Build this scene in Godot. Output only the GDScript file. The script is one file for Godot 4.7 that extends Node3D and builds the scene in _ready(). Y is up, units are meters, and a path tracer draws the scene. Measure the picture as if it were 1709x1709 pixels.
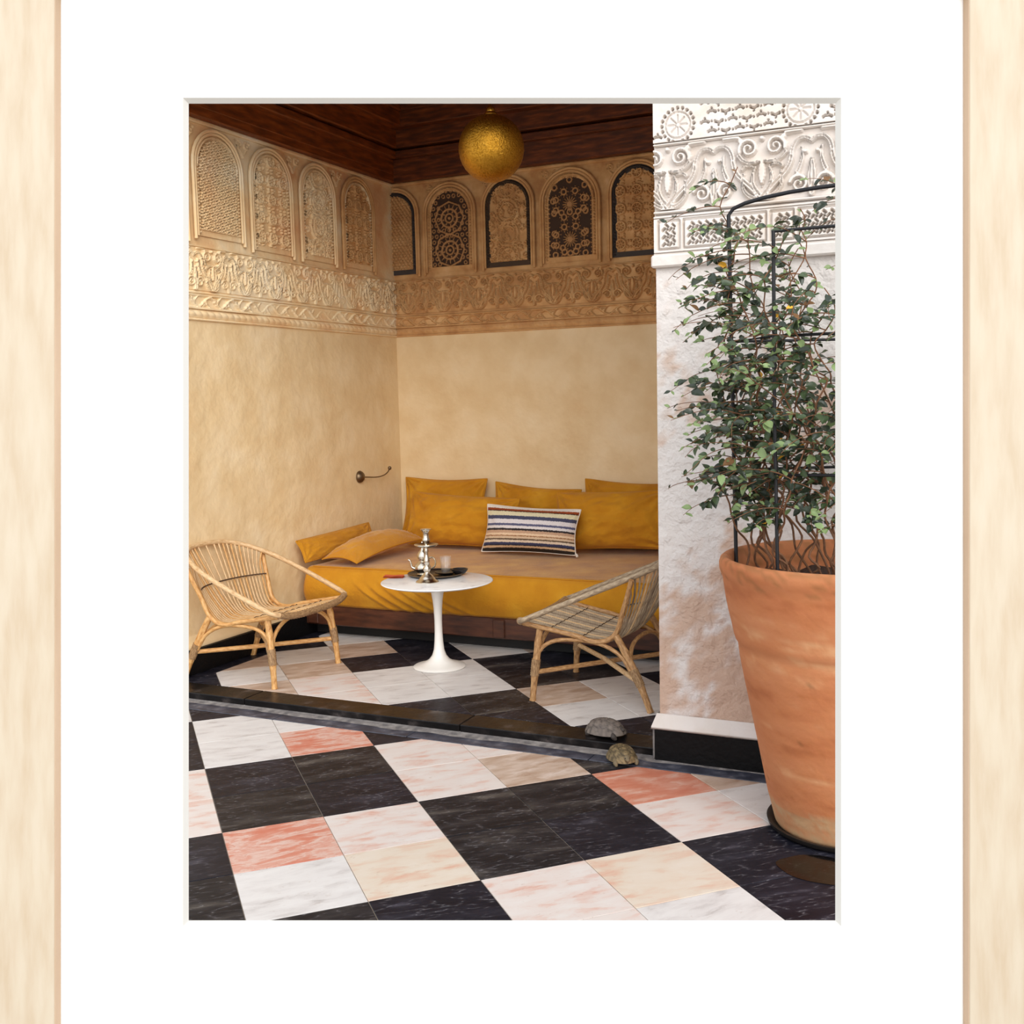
extends Node3D
# World axes: x runs along the back wall to the right, y is up, -z runs into the alcove. P(a, y, b) is (a, y, -b).

const EYE := Vector3(0, 1.374, 0)
const RIGHT := Vector3(0.9081857, -0.0230709, -0.4179311)
const UP_ := Vector3(-0.0228573, 0.9942563, -0.1045557)
const BACK := Vector3(0.4179428, 0.1045088, 0.9024421)
const FOCAL := 1770.0
const WALL_A := -3.75      # face of the left wall
const WALL_B := 6.295      # face of the back wall
const PIER_A := -1.158     # left edge of the pier
const PIER_B := 3.80       # face of the pier
const STEP := 0.033        # height of the alcove floor over the courtyard
const CEIL := 2.84
const SEAT := 0.445

var M := {}
var used := {}
var rng := RandomNumberGenerator.new()


func P(a: float, y: float, b: float) -> Vector3:
	return Vector3(a, y, -b)


# ---------------------------------------------------------------- mesh building
class MB:
	var v := PackedVector3Array()
	var n := PackedVector3Array()
	var t := PackedVector2Array()
	var c := PackedColorArray()
	var x := PackedInt32Array()

	func vert(p: Vector3, nn: Vector3, uv := Vector2.ZERO) -> int:
		v.append(p)
		n.append(nn)
		t.append(uv)
		return v.size() - 1

	func tri(i: int, j: int, k: int) -> void:
		var g := (v[k] - v[i]).cross(v[j] - v[i])
		if g.dot(n[i] + n[j] + n[k]) < 0.0:
			x.append_array(PackedInt32Array([i, k, j]))
		else:
			x.append_array(PackedInt32Array([i, j, k]))

	func quad(a: Vector3, b: Vector3, cc: Vector3, d: Vector3, out: Vector3, uvs := PackedVector2Array()) -> void:
		var nn := (b - a).cross(d - a)
		if nn.length_squared() < 1e-16:
			nn = (cc - b).cross(d - b)
		nn = nn.normalized()
		if nn.dot(out) < 0:
			nn = -nn
		var u := uvs if uvs.size() == 4 else PackedVector2Array([Vector2(0, 0), Vector2(1, 0), Vector2(1, 1), Vector2(0, 1)])
		var i := vert(a, nn, u[0])
		vert(b, nn, u[1])
		vert(cc, nn, u[2])
		vert(d, nn, u[3])
		tri(i, i + 1, i + 2)
		tri(i, i + 2, i + 3)

	# chamfered box
	func box(ce: Vector3, size: Vector3, bev := 0.0, bs := Basis()) -> void:
		var h := size * 0.5
		bev = minf(bev, minf(h.x, minf(h.y, h.z)) * 0.9)
		for ax in 3:
			for s in [-1.0, 1.0]:
				var u := (ax + 1) % 3
				var w := (ax + 2) % 3
				var q: Array[Vector3] = []
				for k in [[-1, -1], [1, -1], [1, 1], [-1, 1]]:
					var p := Vector3.ZERO
					p[ax] = s * h[ax]
					p[u] = k[0] * (h[u] - bev)
					p[w] = k[1] * (h[w] - bev)
					q.append(ce + bs * p)
				var o := Vector3.ZERO
				o[ax] = s
				quad(q[0], q[1], q[2], q[3], bs * o)
		if bev <= 0.0:
			return
		for ax in 3:
			var u := (ax + 1) % 3
			var w := (ax + 2) % 3
			for su in [-1.0, 1.0]:
				for sw in [-1.0, 1.0]:
					var q: Array[Vector3] = []
					for k in [[-1, 0], [1, 0], [1, 1], [-1, 1]]:
						var p := Vector3.ZERO
						p[ax] = k[0] * (h[ax] - bev)
						p[u] = su * (h[u] if k[1] == 0 else h[u] - bev)
						p[w] = sw * (h[w] - bev if k[1] == 0 else h[w])
						q.append(ce + bs * p)
					var o := Vector3.ZERO
					o[u] = su
					o[w] = sw
					quad(q[0], q[1], q[2], q[3], bs * o)
		for sx in [-1.0, 1.0]:
			for sy in [-1.0, 1.0]:
				for sz in [-1.0, 1.0]:
					var o := Vector3(sx, sy, sz)
					var a := ce + bs * (o * Vector3(h.x, h.y - bev, h.z - bev))
					var b := ce + bs * (o * Vector3(h.x - bev, h.y, h.z - bev))
					var d := ce + bs * (o * Vector3(h.x - bev, h.y - bev, h.z))
					var nn := (bs * o).normalized()
					var i := vert(a, nn)
					vert(b, nn)
					vert(d, nn)
					tri(i, i + 1, i + 2)

	# flat slab from a polygon in (x, z), with a chamfered upper edge
	func slab(poly: PackedVector2Array, y0: float, y1: float, bev: float, uvo := Vector2.ZERO, uvr := 0.0, uvs := 1.0) -> void:
		var inner: Array = Geometry2D.offset_polygon(poly, -bev, Geometry2D.JOIN_MITER) if bev > 0.0 else []
		if bev <= 0.0:
			inner = [poly]
		if inner.is_empty():
			return
		var top: PackedVector2Array = inner[0]
		var ids := Geometry2D.triangulate_polygon(top)
		var base := v.size()
		for p in top:
			vert(Vector3(p.x, y1, p.y), Vector3.UP, p.rotated(uvr) * uvs + uvo)
		for k in range(0, ids.size(), 3):
			tri(base + ids[k], base + ids[k + 1], base + ids[k + 2])
		var ring := poly
		var m := top.size()
		for k in m:
			var a := top[k]
			var b := top[(k + 1) % m]
			var oa := ring[k] if ring.size() == m else a
			var ob := ring[(k + 1) % m] if ring.size() == m else b
			if ring.size() == m and oa.distance_to(a) > bev * 4.0 + 0.001:
				var best := 0
				for q in m:
					if ring[q].distance_to(a) < ring[best].distance_to(a):
						best = q
				oa = ring[best]
				best = 0
				for q in m:
					if ring[q].distance_to(b) < ring[best].distance_to(b):
						best = q
				ob = ring[best]
			var mid := (a + b) * 0.5
			var cen := Vector2.ZERO
			for q in top:
				cen += q / m
			var out2 := (b - a).orthogonal()
			if out2.dot(mid - cen) < 0:
				out2 = -out2
			var o3 := Vector3(out2.x, 0, out2.y).normalized()
			var ua := a.rotated(uvr) * uvs + uvo
			var ub := b.rotated(uvr) * uvs + uvo
			var uu := PackedVector2Array([ua, ub, ub, ua])
			if bev > 0.0:
				quad(Vector3(a.x, y1, a.y), Vector3(b.x, y1, b.y), Vector3(ob.x, y1 - bev, ob.y), Vector3(oa.x, y1 - bev, oa.y), o3 + Vector3.UP, uu)
			quad(Vector3(oa.x, y1 - bev, oa.y), Vector3(ob.x, y1 - bev, ob.y), Vector3(ob.x, y0, ob.y), Vector3(oa.x, y0, oa.y), o3, uu)

	# tube along a path; radii one per point
	func tube(path: PackedVector3Array, radii: PackedFloat32Array, sides := 8, closed := false, caps := true, squash := 1.0) -> void:
		var m := path.size()
		var tan: Array[Vector3] = []
		for k in m:
			var a := path[(k - 1 + m) % m] if closed or k > 0 else path[0]
			var b := path[(k + 1) % m] if closed or k < m - 1 else path[m - 1]
			var d := (b - a).normalized()
			tan.append(d if d.length_squared() > 0.1 else Vector3.UP)
		var side := tan[0].cross(Vector3.UP)
		if side.length_squared() < 1e-4:
			side = tan[0].cross(Vector3.RIGHT)
		side = side.normalized()
		var start := v.size()
		var run := 0.0
		for k in (m + 1 if closed else m):
			var kk := k % m
			if k > 0:
				run += path[kk].distance_to(path[(k - 1) % m])
			side = (side - tan[kk] * side.dot(tan[kk])).normalized()
			var up := tan[kk].cross(side)
			for s in sides + 1:
				var an := TAU * s / sides
				var d := side * cos(an) + up * sin(an) * squash
				vert(path[kk] + d * radii[mini(kk, radii.size() - 1)], (side * cos(an) + up * sin(an)).normalized(), Vector2(run, float(s) / sides))
		var rows := m if closed else m - 1
		for k in rows:
			for s in sides:
				var i := start + k * (sides + 1) + s
				tri(i, i + 1, i + sides + 2)
				tri(i, i + sides + 2, i + sides + 1)
		if caps and not closed:
			for e in 2:
				var kk := 0 if e == 0 else m - 1
				var nn := -tan[0] if e == 0 else tan[m - 1]
				var ce := vert(path[kk], nn)
				var first := v.size()
				for s in sides:
					vert(v[start + kk * (sides + 1) + s], nn)
				for s in sides:
					tri(ce, first + s, first + (s + 1) % sides)

	# surface of revolution about y: profile points (radius, height), listed so that the outside lies to the right when going up
	func lathe(prof: PackedVector2Array, segs := 32, at := Vector3.ZERO, smooth := true, wob := 0.0) -> void:
		var m := prof.size()
		var rows: Array = []
		for k in m - 1:
			var d := (prof[k + 1] - prof[k]).normalized()
			rows.append(Vector2(d.y, -d.x))
		var run := 0.0
		var seg_start := PackedInt32Array()
		for k in m - 1:
			var n0: Vector2 = rows[k]
			var n1: Vector2 = rows[k]
			if smooth:
				if k > 0 and n0.dot(rows[k - 1]) > 0.55:
					n0 = (n0 + rows[k - 1]).normalized()
				if k < m - 2 and n1.dot(rows[k + 1]) > 0.55:
					n1 = (n1 + rows[k + 1]).normalized()
			var l := prof[k].distance_to(prof[k + 1])
			seg_start.append(v.size())
			for e in 2:
				var q := prof[k + e]
				var nn := n0 if e == 0 else n1
				for s in segs + 1:
					var an := TAU * s / segs
					var r := q.x * (1.0 + wob * sin(an * 3.0 + q.y * 9.0))
					vert(at + Vector3(cos(an) * r, q.y, sin(an) * r), Vector3(cos(an) * nn.x, nn.y, sin(an) * nn.x), Vector2(float(s) / segs, run + l * e))
			run += l
			var a := seg_start[k]
			for s in segs:
				tri(a + s, a + s + 1, a + segs + 2 + s)
				tri(a + s, a + segs + 2 + s, a + segs + 1 + s)

	# grid of points given row by row, smooth normals; flip turns it over
	func grid(pts: PackedVector3Array, nx: int, flip := false, uvs := PackedVector2Array(), wrapx := false) -> void:
		var ny := pts.size() / nx
		var start := v.size()
		for j in ny:
			for i in nx:
				var xl := pts[j * nx + ((i - 1 + nx - 1) % (nx - 1) if wrapx and i == 0 else maxi(i - 1, 0))]
				var xr := pts[j * nx + (1 if wrapx and i == nx - 1 else mini(i + 1, nx - 1))]
				var yd := pts[maxi(j - 1, 0) * nx + i]
				var yu := pts[mini(j + 1, ny - 1) * nx + i]
				var nn := (xr - xl).cross(yu - yd)
				if nn.length_squared() < 1e-20:
					nn = Vector3.UP if not flip else Vector3.DOWN
				nn = nn.normalized()
				v.append(pts[j * nx + i])
				n.append(-nn if flip else nn)
				t.append(uvs[j * nx + i] if uvs.size() == pts.size() else Vector2(float(i) / (nx - 1), float(j) / maxi(ny - 1, 1)))
		for j in ny - 1:
			for i in nx - 1:
				var a := start + j * nx + i
				if flip:
					x.append_array(PackedInt32Array([a, a + 1, a + nx + 1, a, a + nx + 1, a + nx]))
				else:
					x.append_array(PackedInt32Array([a, a + nx + 1, a + 1, a, a + nx, a + nx + 1]))

	func mesh() -> ArrayMesh:
		var arr := []
		arr.resize(Mesh.ARRAY_MAX)
		arr[Mesh.ARRAY_VERTEX] = v
		arr[Mesh.ARRAY_NORMAL] = n
		arr[Mesh.ARRAY_TEX_UV] = t
		if c.size() == v.size() and c.size() > 0:
			arr[Mesh.ARRAY_COLOR] = c
		arr[Mesh.ARRAY_INDEX] = x
		var am := ArrayMesh.new()
		if x.size() > 0:
			am.add_surface_from_arrays(Mesh.PRIMITIVE_TRIANGLES, arr)
		return am


# carved relief: a height field over a rectangle, chiselled with strokes and pits
class Relief:
	var w: float
	var h: float
	var st: float
	var nx: int
	var ny: int
	var H := PackedFloat32Array()

	func _init(ww: float, hh: float, step: float, base: float) -> void:
		w = ww
		h = hh
		st = step
		nx = int(ceil(ww / step)) + 1
		ny = int(ceil(hh / step)) + 1
		H.resize(nx * ny)
		H.fill(base)

	func dot(px: float, py: float, r: float, z: float, up := true) -> void:
		var i0 := maxi(0, int(ceil((px - r) / st)))
		var i1 := mini(nx - 1, int(floor((px + r) / st)))
		var j0 := maxi(0, int(ceil((py - r) / st)))
		var j1 := mini(ny - 1, int(floor((py + r) / st)))
		for j in range(j0, j1 + 1):
			var dy := j * st - py
			for i in range(i0, i1 + 1):
				var dx := i * st - px
				var d := (dx * dx + dy * dy) / (r * r)
				if d >= 1.0:
					continue
				var k := j * nx + i
				if up:
					var f := z * minf(1.0, 2.2 * (1.0 - d))
					if f > H[k]:
						H[k] = f
				elif z < H[k]:
					H[k] = lerpf(z, H[k], maxf(0.0, d * 2.0 - 1.0))

	func stroke(p: PackedVector2Array, r0: float, r1: float, z: float, up := true) -> void:
		var total := 0.0
		for k in p.size() - 1:
			total += p[k].distance_to(p[k + 1])
		var run := 0.0
		for k in p.size() - 1:
			var l := p[k].distance_to(p[k + 1])
			var m := maxi(1, int(ceil(l / maxf(st, minf(r0, r1) * 0.7))))
			for q in m:
				var f := float(q) / m
				var c := p[k].lerp(p[k + 1], f)
				dot(c.x, c.y, lerpf(r0, r1, (run + l * f) / maxf(total, 1e-6)), z, up)
			run += l
		var e := p[p.size() - 1]
		dot(e.x, e.y, r1, z, up)

	func ring(cx: float, cy: float, R: float, r: float, z: float, up := true, seg := 28, a0 := 0.0, a1 := TAU) -> void:
		var p := PackedVector2Array()
		for k in seg + 1:
			var an := lerpf(a0, a1, float(k) / seg)
			p.append(Vector2(cx + cos(an) * R, cy + sin(an) * R))
		stroke(p, r, r, z, up)

	func spiral(cx: float, cy: float, R: float, turns: float, a0: float, dir: float, r0: float, r1: float, z: float, up := true) -> void:
		var p := PackedVector2Array()
		var m := int(turns * 16)
		for k in m + 1:
			var f := float(k) / m
			var rr := R * (1.0 - 0.88 * f)
			var an := a0 + dir * f * turns * TAU
			p.append(Vector2(cx + cos(an) * rr, cy + sin(an) * rr))
		stroke(p, r0, r1, z, up)

	func curve(a: Vector2, b: Vector2, c: Vector2, d: Vector2, r0: float, r1: float, z: float, up := true) -> void:
		var p := PackedVector2Array()
		for k in 15:
			p.append(a.bezier_interpolate(b, c, d, k / 14.0))
		stroke(p, r0, r1, z, up)

	func to_mesh(inside: Variant = null, low := -1.0, dark := Color.BLACK, light := Color.WHITE, wear: FastNoiseLite = null, ox := 0.0) -> ArrayMesh:
		var mb := MB.new()
		if wear:
			for j in ny:
				for i in nx:
					var k := j * nx + i
					var f := clampf(0.75 + wear.get_noise_2d((i * st + ox) * 100.0, j * st * 100.0) * 1.5, 0.12, 1.0)
					H[k] *= f
		mb.v.resize(nx * ny)
		mb.n.resize(nx * ny)
		mb.t.resize(nx * ny)
		if low >= 0.0:
			mb.c.resize(nx * ny)
		for j in ny:
			for i in nx:
				var k := j * nx + i
				var dx := (H[j * nx + mini(i + 1, nx - 1)] - H[j * nx + maxi(i - 1, 0)]) / (2.0 * st)
				var dy := (H[mini(j + 1, ny - 1) * nx + i] - H[maxi(j - 1, 0) * nx + i]) / (2.0 * st)
				mb.v[k] = Vector3(minf(i * st, w), minf(j * st, h), H[k])
				mb.n[k] = Vector3(-dx, -dy, 1.0).normalized()
				mb.t[k] = Vector2(i * st, j * st)
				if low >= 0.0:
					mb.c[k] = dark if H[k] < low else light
		var ids := PackedInt32Array()
		for j in ny - 1:
			for i in nx - 1:
				if inside != null and not inside.call((i + 0.5) * st, (j + 0.5) * st):
					continue
				var a := j * nx + i
				ids.append(a)
				ids.append(a + nx + 1)
				ids.append(a + 1)
				ids.append(a)
				ids.append(a + nx)
				ids.append(a + nx + 1)
		mb.x = ids
		if inside == null:
			for e in 4:
				var m := nx if e < 2 else ny
				var first := mb.v.size()
				var nn := [Vector3.DOWN, Vector3.UP, Vector3.LEFT, Vector3.RIGHT][e] as Vector3
				for q in m:
					var k := [q, (ny - 1) * nx + q, q * nx, q * nx + nx - 1][e] as int
					for z in 2:
						var pt := mb.v[k]
						if z == 1:
							pt.z = -0.006
						mb.vert(pt, nn, mb.t[k])
						if low >= 0.0:
							mb.c.append(light)
				for q in m - 1:
					var a := first + q * 2
					mb.tri(a, a + 1, a + 2)
					mb.tri(a + 1, a + 3, a + 2)
		return mb.mesh()


# ---------------------------------------------------------------- nodes
func numbered(called: String) -> String:
	if not used.has(called):
		used[called] = 0
		return called
	used[called] += 1
	return "%s_%03d" % [called, used[called]]


func thing(called: String, label: String, category: String, at := Vector3.ZERO, group := "") -> Node3D:
	var o := Node3D.new()
	o.name = numbered(called)
	add_child(o)
	o.position = at
	o.set_meta("label", label)
	o.set_meta("category", category)
	if group:
		o.set_meta("group", group)
	return o


func setting(called: String, label: String, category: String) -> Node3D:
	var o := thing(called, label, category)
	o.set_meta("kind", "structure")
	return o


func part(parent: Node3D, called: String, me: Mesh, m: Material, xf := Transform3D()) -> MeshInstance3D:
	var o := MeshInstance3D.new()
	o.name = called
	o.mesh = me
	o.material_override = m
	o.transform = xf
	parent.add_child(o, true)
	return o


# ---------------------------------------------------------------- materials
func ramp(stops: Array) -> Gradient:
	var g := Gradient.new()
	var off := PackedFloat32Array()
	var col := PackedColorArray()
	for s in stops:
		off.append(s[0])
		col.append(s[1])
	g.offsets = off
	g.colors = col
	return g


func rgb(r: float, g: float, b: float) -> Color:
	return Color(r / 255.0, g / 255.0, b / 255.0)


func noise(sd: int, freq: float, oct := 4, warp := 0.0, kind := FastNoiseLite.TYPE_SIMPLEX_SMOOTH, fractal := FastNoiseLite.FRACTAL_FBM) -> FastNoiseLite:
	var f := FastNoiseLite.new()
	f.seed = sd
	f.noise_type = kind
	f.frequency = freq
	f.fractal_type = fractal
	f.fractal_octaves = oct
	f.fractal_gain = 0.55
	if warp > 0.0:
		f.domain_warp_enabled = true
		f.domain_warp_amplitude = warp
		f.domain_warp_frequency = freq * 0.7
		f.domain_warp_fractal_octaves = 3
	return f


func tex(f: FastNoiseLite, stops: Array, size := 512) -> NoiseTexture2D:
	var x := NoiseTexture2D.new()
	x.width = size
	x.height = size
	x.seamless = true
	x.seamless_blend_skirt = 0.25
	x.noise = f
	x.color_ramp = ramp(stops)
	return x


func bump(f: FastNoiseLite, strength: float, size := 512) -> NoiseTexture2D:
	var x := NoiseTexture2D.new()
	x.width = size
	x.height = size
	x.seamless = true
	x.seamless_blend_skirt = 0.2
	x.noise = f
	x.as_normal_map = true
	x.bump_strength = strength
	return x


func mat(called: String, albedo: Color, rough := 0.8, metal := 0.0, map: Texture2D = null, scale := Vector3.ONE, tri := true, normal: Texture2D = null, depth := 1.0) -> StandardMaterial3D:
	var m := StandardMaterial3D.new()
	m.resource_name = called
	m.albedo_color = albedo
	m.roughness = rough
	m.metallic = metal
	if map:
		m.albedo_texture = map
	if normal:
		m.normal_enabled = true
		m.normal_texture = normal
		m.normal_scale = depth
	m.uv1_triplanar = tri
	m.uv1_world_triplanar = tri
	m.uv1_scale = scale
	M[called] = m
	return m


func _ready() -> void:
	rng.seed = 11
	# camera
	var cam := Camera3D.new()
	cam.name = "camera"
	add_child(cam)
	cam.transform = Transform3D(Basis(RIGHT, UP_, BACK).orthonormalized(), EYE)
	cam.fov = rad_to_deg(2.0 * atan(854.5 / FOCAL))
	cam.near = 0.05
	cam.far = 100.0
	cam.current = true
	# an even, bright overcast sky: the only source of light
	var env := Environment.new()
	var sky_m := ProceduralSkyMaterial.new()
	sky_m.sky_top_color = Color(0.95, 0.975, 1.0)
	sky_m.sky_horizon_color = Color(0.98, 0.99, 1.0)
	sky_m.ground_bottom_color = Color(0.93, 0.91, 0.88)
	sky_m.ground_horizon_color = Color(0.98, 0.965, 0.94)
	sky_m.sky_curve = 0.2
	sky_m.sun_angle_max = 1.0
	var sky := Sky.new()
	sky.sky_material = sky_m
	env.background_mode = Environment.BG_SKY
	env.sky = sky
	env.background_energy_multiplier = 1.0
	env.ambient_light_source = Environment.AMBIENT_SOURCE_SKY
	env.tonemap_mode = Environment.TONE_MAPPER_LINEAR
	env.tonemap_exposure = 1.5
	env.sdfgi_enabled = true
	env.ssao_enabled = true
	env.ssil_enabled = true
	var we := WorldEnvironment.new()
	we.name = "environment"
	we.environment = env
	add_child(we)
	# the sun behind thin cloud: a very soft light from over the viewer's right shoulder
	var sun := DirectionalLight3D.new()
	sun.name = "sun"
	add_child(sun)
	sun.look_at_from_position(Vector3.ZERO, -Vector3(0.56, 0.45, 0.70))
	sun.light_color = Color(1.0, 0.985, 0.96)
	sun.light_energy = 0.55
	sun.light_angular_distance = 50.0
	sun.sky_mode = DirectionalLight3D.SKY_MODE_LIGHT_ONLY
	sun.shadow_enabled = true
	make_materials()
	build_frame()
	build_floor()
	build_walls()
	build_ceiling()
	build_left_carving()
	build_back_carving()
	build_pier_carving()
	build_divan()
	build_cushions()
	build_chairs()
	build_table()
	build_pot()
	build_pendant()
	build_wall_lamp()
	build_tortoises()


func make_materials() -> void:
	# lime plaster
	var pn := noise(3, 0.006, 5, 30.0)
	var plaster := tex(pn, [[0.0, rgb(226, 193, 145)], [0.4, rgb(233, 205, 159)], [0.65, rgb(238, 212, 169)], [1.0, rgb(242, 220, 182)]], 1024)
	var fine := bump(noise(8, 0.03, 5), 3.0)
	mat("plaster", Color.WHITE, 0.55, 0.0, plaster, Vector3.ONE * 0.45, true, fine, 0.35)
	var frieze := tex(noise(5, 0.012, 5, 30.0), [[0.0, rgb(182, 130, 82)], [0.4, rgb(208, 160, 106)], [0.7, rgb(220, 176, 122)], [1.0, rgb(232, 194, 144)]], 512)
	mat("carved_plaster", Color.WHITE, 0.85, 0.0, frieze, Vector3.ONE * 0.8, true, fine, 0.3)
	var worn := tex(noise(9, 0.006, 5, 60.0), [[0.0, rgb(218, 156, 112)], [0.25, rgb(232, 186, 136)], [0.5, rgb(240, 206, 156)], [0.72, rgb(245, 222, 182)], [1.0, rgb(250, 238, 214)]], 512)
	mat("worn_plaster", Color.WHITE, 0.85, 0.0, worn, Vector3.ONE * 0.6, true, fine, 0.4)
	var white := tex(noise(21, 0.008, 5, 40.0), [[0.0, rgb(204, 188, 172)], [0.45, rgb(218, 210, 204)], [1.0, rgb(226, 221, 218)]], 512)
	mat("white_plaster", Color.WHITE, 0.8, 0.0, white, Vector3.ONE * 0.6, true, fine, 0.4)
	var st := mat("stained_plaster", Color.WHITE, 0.85, 0.0, null, Vector3.ONE * 1.2, true, bump(noise(18, 0.02, 6, 20.0), 7.0), 0.8)
	st.vertex_color_use_as_albedo = true
	var lat := mat("inlaid_lattice", Color.WHITE, 0.75)
	lat.vertex_color_use_as_albedo = true
	mat("dark_border", rgb(74, 58, 44), 0.8, 0.0, null, Vector3.ONE, true, fine, 0.4)
	mat("grey_border", rgb(66, 60, 58), 0.8)
	# marble: pale tiles in several tones, and black
	var vein := noise(31, 0.008, 5, 60.0)
	var pales := [
		["marble_white", [[0.0, rgb(178, 170, 166)], [0.22, rgb(206, 200, 197)], [0.5, rgb(216, 211, 208)], [1.0, rgb(222, 218, 215)]]],
		["marble_blush", [[0.0, rgb(206, 154, 136)], [0.2, rgb(214, 184, 172)], [0.45, rgb(217, 204, 197)], [1.0, rgb(221, 214, 209)]]],
		["marble_cream", [[0.0, rgb(212, 162, 140)], [0.22, rgb(214, 186, 166)], [0.5, rgb(216, 201, 184)], [1.0, rgb(220, 209, 196)]]],
		["marble_rose", [[0.0, rgb(196, 106, 84)], [0.38, rgb(204, 136, 116)], [0.55, rgb(214, 184, 172)], [0.7, rgb(206, 146, 128)], [1.0, rgb(220, 204, 196)]]],
		["marble_salmon", [[0.0, rgb(188, 104, 80)], [0.45, rgb(198, 126, 102)], [0.7, rgb(206, 152, 132)], [1.0, rgb(216, 188, 174)]]],
		["marble_tan", [[0.0, rgb(160, 128, 108)], [0.4, rgb(186, 162, 144)], [0.7, rgb(202, 182, 168)], [1.0, rgb(212, 198, 188)]]],
	]
	for k in pales.size():
		var f := noise(31 + k * 7, 0.010, 6, 70.0)
		var pm := mat(pales[k][0], Color.WHITE, 0.42, 0.0, tex(f, pales[k][1], 512), Vector3(1.0, 2.8, 1.0), false, fine, 0.06)
		pm.detail_enabled = true
		pm.detail_blend_mode = BaseMaterial3D.BLEND_MODE_MUL
		pm.detail_albedo = tex(noise(231 + k, 0.012, 5, 60.0, FastNoiseLite.TYPE_SIMPLEX_SMOOTH, FastNoiseLite.FRACTAL_RIDGED), [[0.0, Color.WHITE], [0.86, Color.WHITE], [0.95, rgb(226, 214, 206)], [1.0, rgb(196, 178, 168)]], 512)
	var scuff := tex(noise(261, 0.008, 7, 40.0, FastNoiseLite.TYPE_SIMPLEX_SMOOTH, FastNoiseLite.FRACTAL_RIDGED), [[0.0, Color.BLACK], [0.62, rgb(0, 0, 0)], [0.74, rgb(26, 25, 27)], [0.84, rgb(66, 64, 66)], [0.92, rgb(112, 109, 110)], [1.0, rgb(150, 146, 146)]], 1024)
	var streak := [[0.0, rgb(20, 20, 28)], [0.5, rgb(28, 28, 37)], [0.7, rgb(37, 37, 46)], [0.82, rgb(54, 53, 62)], [1.0, rgb(80, 78, 87)]]
	for q in [["marble_black", 61, streak], ["marble_brown", 67, [[0.0, rgb(22, 21, 25)], [0.4, rgb(30, 29, 33)], [0.62, rgb(42, 40, 43)], [0.8, rgb(64, 60, 58)], [1.0, rgb(96, 90, 84)]]]]:
		var bm := mat(q[0], Color.WHITE, 0.4, 0.0, tex(noise(q[1], 0.006, 7, 60.0), q[2], 512), Vector3(0.9, 3.0, 1.0), false, fine, 0.1)
		bm.metallic_specular = 0.24
		bm.detail_enabled = true
		bm.detail_blend_mode = BaseMaterial3D.BLEND_MODE_ADD
		bm.detail_albedo = scuff
	mat("slate_blue", Color.WHITE, 0.45, 0.0, tex(noise(71, 0.01, 5, 40.0), [[0.0, rgb(40, 42, 52)], [0.5, rgb(56, 58, 70)], [0.75, rgb(76, 78, 90)], [1.0, rgb(130, 127, 128)]], 512), Vector3.ONE * 1.4, true, fine, 0.3)
	mat("step_stone", Color.WHITE, 0.3, 0.0, tex(noise(73, 0.009, 5, 50.0), [[0.0, rgb(14, 12, 12)], [0.55, rgb(24, 21, 21)], [0.75, rgb(38, 34, 33)], [1.0, rgb(88, 80, 78)]], 512), Vector3(1.0, 1.5, 1.0), true, fine, 0.2)
	mat("black_stone", rgb(15, 14, 15), 0.5, 0.0, null, Vector3.ONE * 2.0, true, fine, 0.5)
	M["step_stone"].metallic_specular = 0.3
	M["black_stone"].metallic_specular = 0.28
	mat("lime_crust", Color.WHITE, 0.85, 0.0, tex(noise(75, 0.02, 5, 30.0), [[0.0, rgb(78, 76, 78)], [0.45, rgb(118, 112, 110)], [1.0, rgb(166, 160, 154)]], 256), Vector3.ONE * 3.0)
	mat("grout", rgb(150, 134, 118), 0.9)
	mat("subfloor", rgb(150, 140, 130), 0.9)
	# woods
	var maple := noise(81, 0.005, 5, 20.0)
	mat("maple", Color.WHITE, 0.55, 0.0, tex(maple, [[0.0, rgb(178, 160, 136)], [0.4, rgb(184, 169, 148)], [0.65, rgb(187, 174, 154)], [1.0, rgb(190, 178, 160)]], 1024), Vector3(6.0, 1.0, 6.0), true)
	M["maple"].uv1_world_triplanar = false
	mat("maple_edge", Color.WHITE, 0.6, 0.0, tex(noise(84, 0.01, 4, 20.0), [[0.0, rgb(178, 150, 122)], [1.0, rgb(190, 164, 138)]], 256), Vector3(4.0, 0.8, 4.0), true)
	M["maple_edge"].uv1_world_triplanar = false
	mat("mat_board", Color(0.97, 0.97, 0.97), 0.9)
	mat("mat_core", rgb(193, 191, 187), 0.9)
	var oldw := tex(noise(91, 0.012, 5, 15.0), [[0.0, rgb(60, 27, 10)], [0.5, rgb(98, 46, 16)], [0.8, rgb(128, 66, 26)], [1.0, rgb(146, 82, 36)]], 512)
	mat("cedar", Color.WHITE, 0.5, 0.0, oldw, Vector3(0.8, 5.0, 5.0))
	mat("cedar_lit", Color.WHITE, 0.5, 0.0, tex(noise(92, 0.012, 5, 15.0), [[0.0, rgb(84, 38, 10)], [0.5, rgb(124, 60, 18)], [1.0, rgb(160, 86, 34)]], 512), Vector3(5.0, 5.0, 0.8))  # same cedar, with the courtyard light on the left cornice put into its colour
	mat("cedar_dark", rgb(34, 16, 9), 0.6)
	mat("divan_wood", Color.WHITE, 0.45, 0.0, tex(noise(95, 0.012, 5, 15.0), [[0.0, rgb(52, 27, 16)], [0.5, rgb(78, 42, 25)], [1.0, rgb(104, 60, 38)]], 512), Vector3(0.7, 4.0, 4.0))
	mat("kick_board", rgb(20, 17, 16), 0.7)
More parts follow.
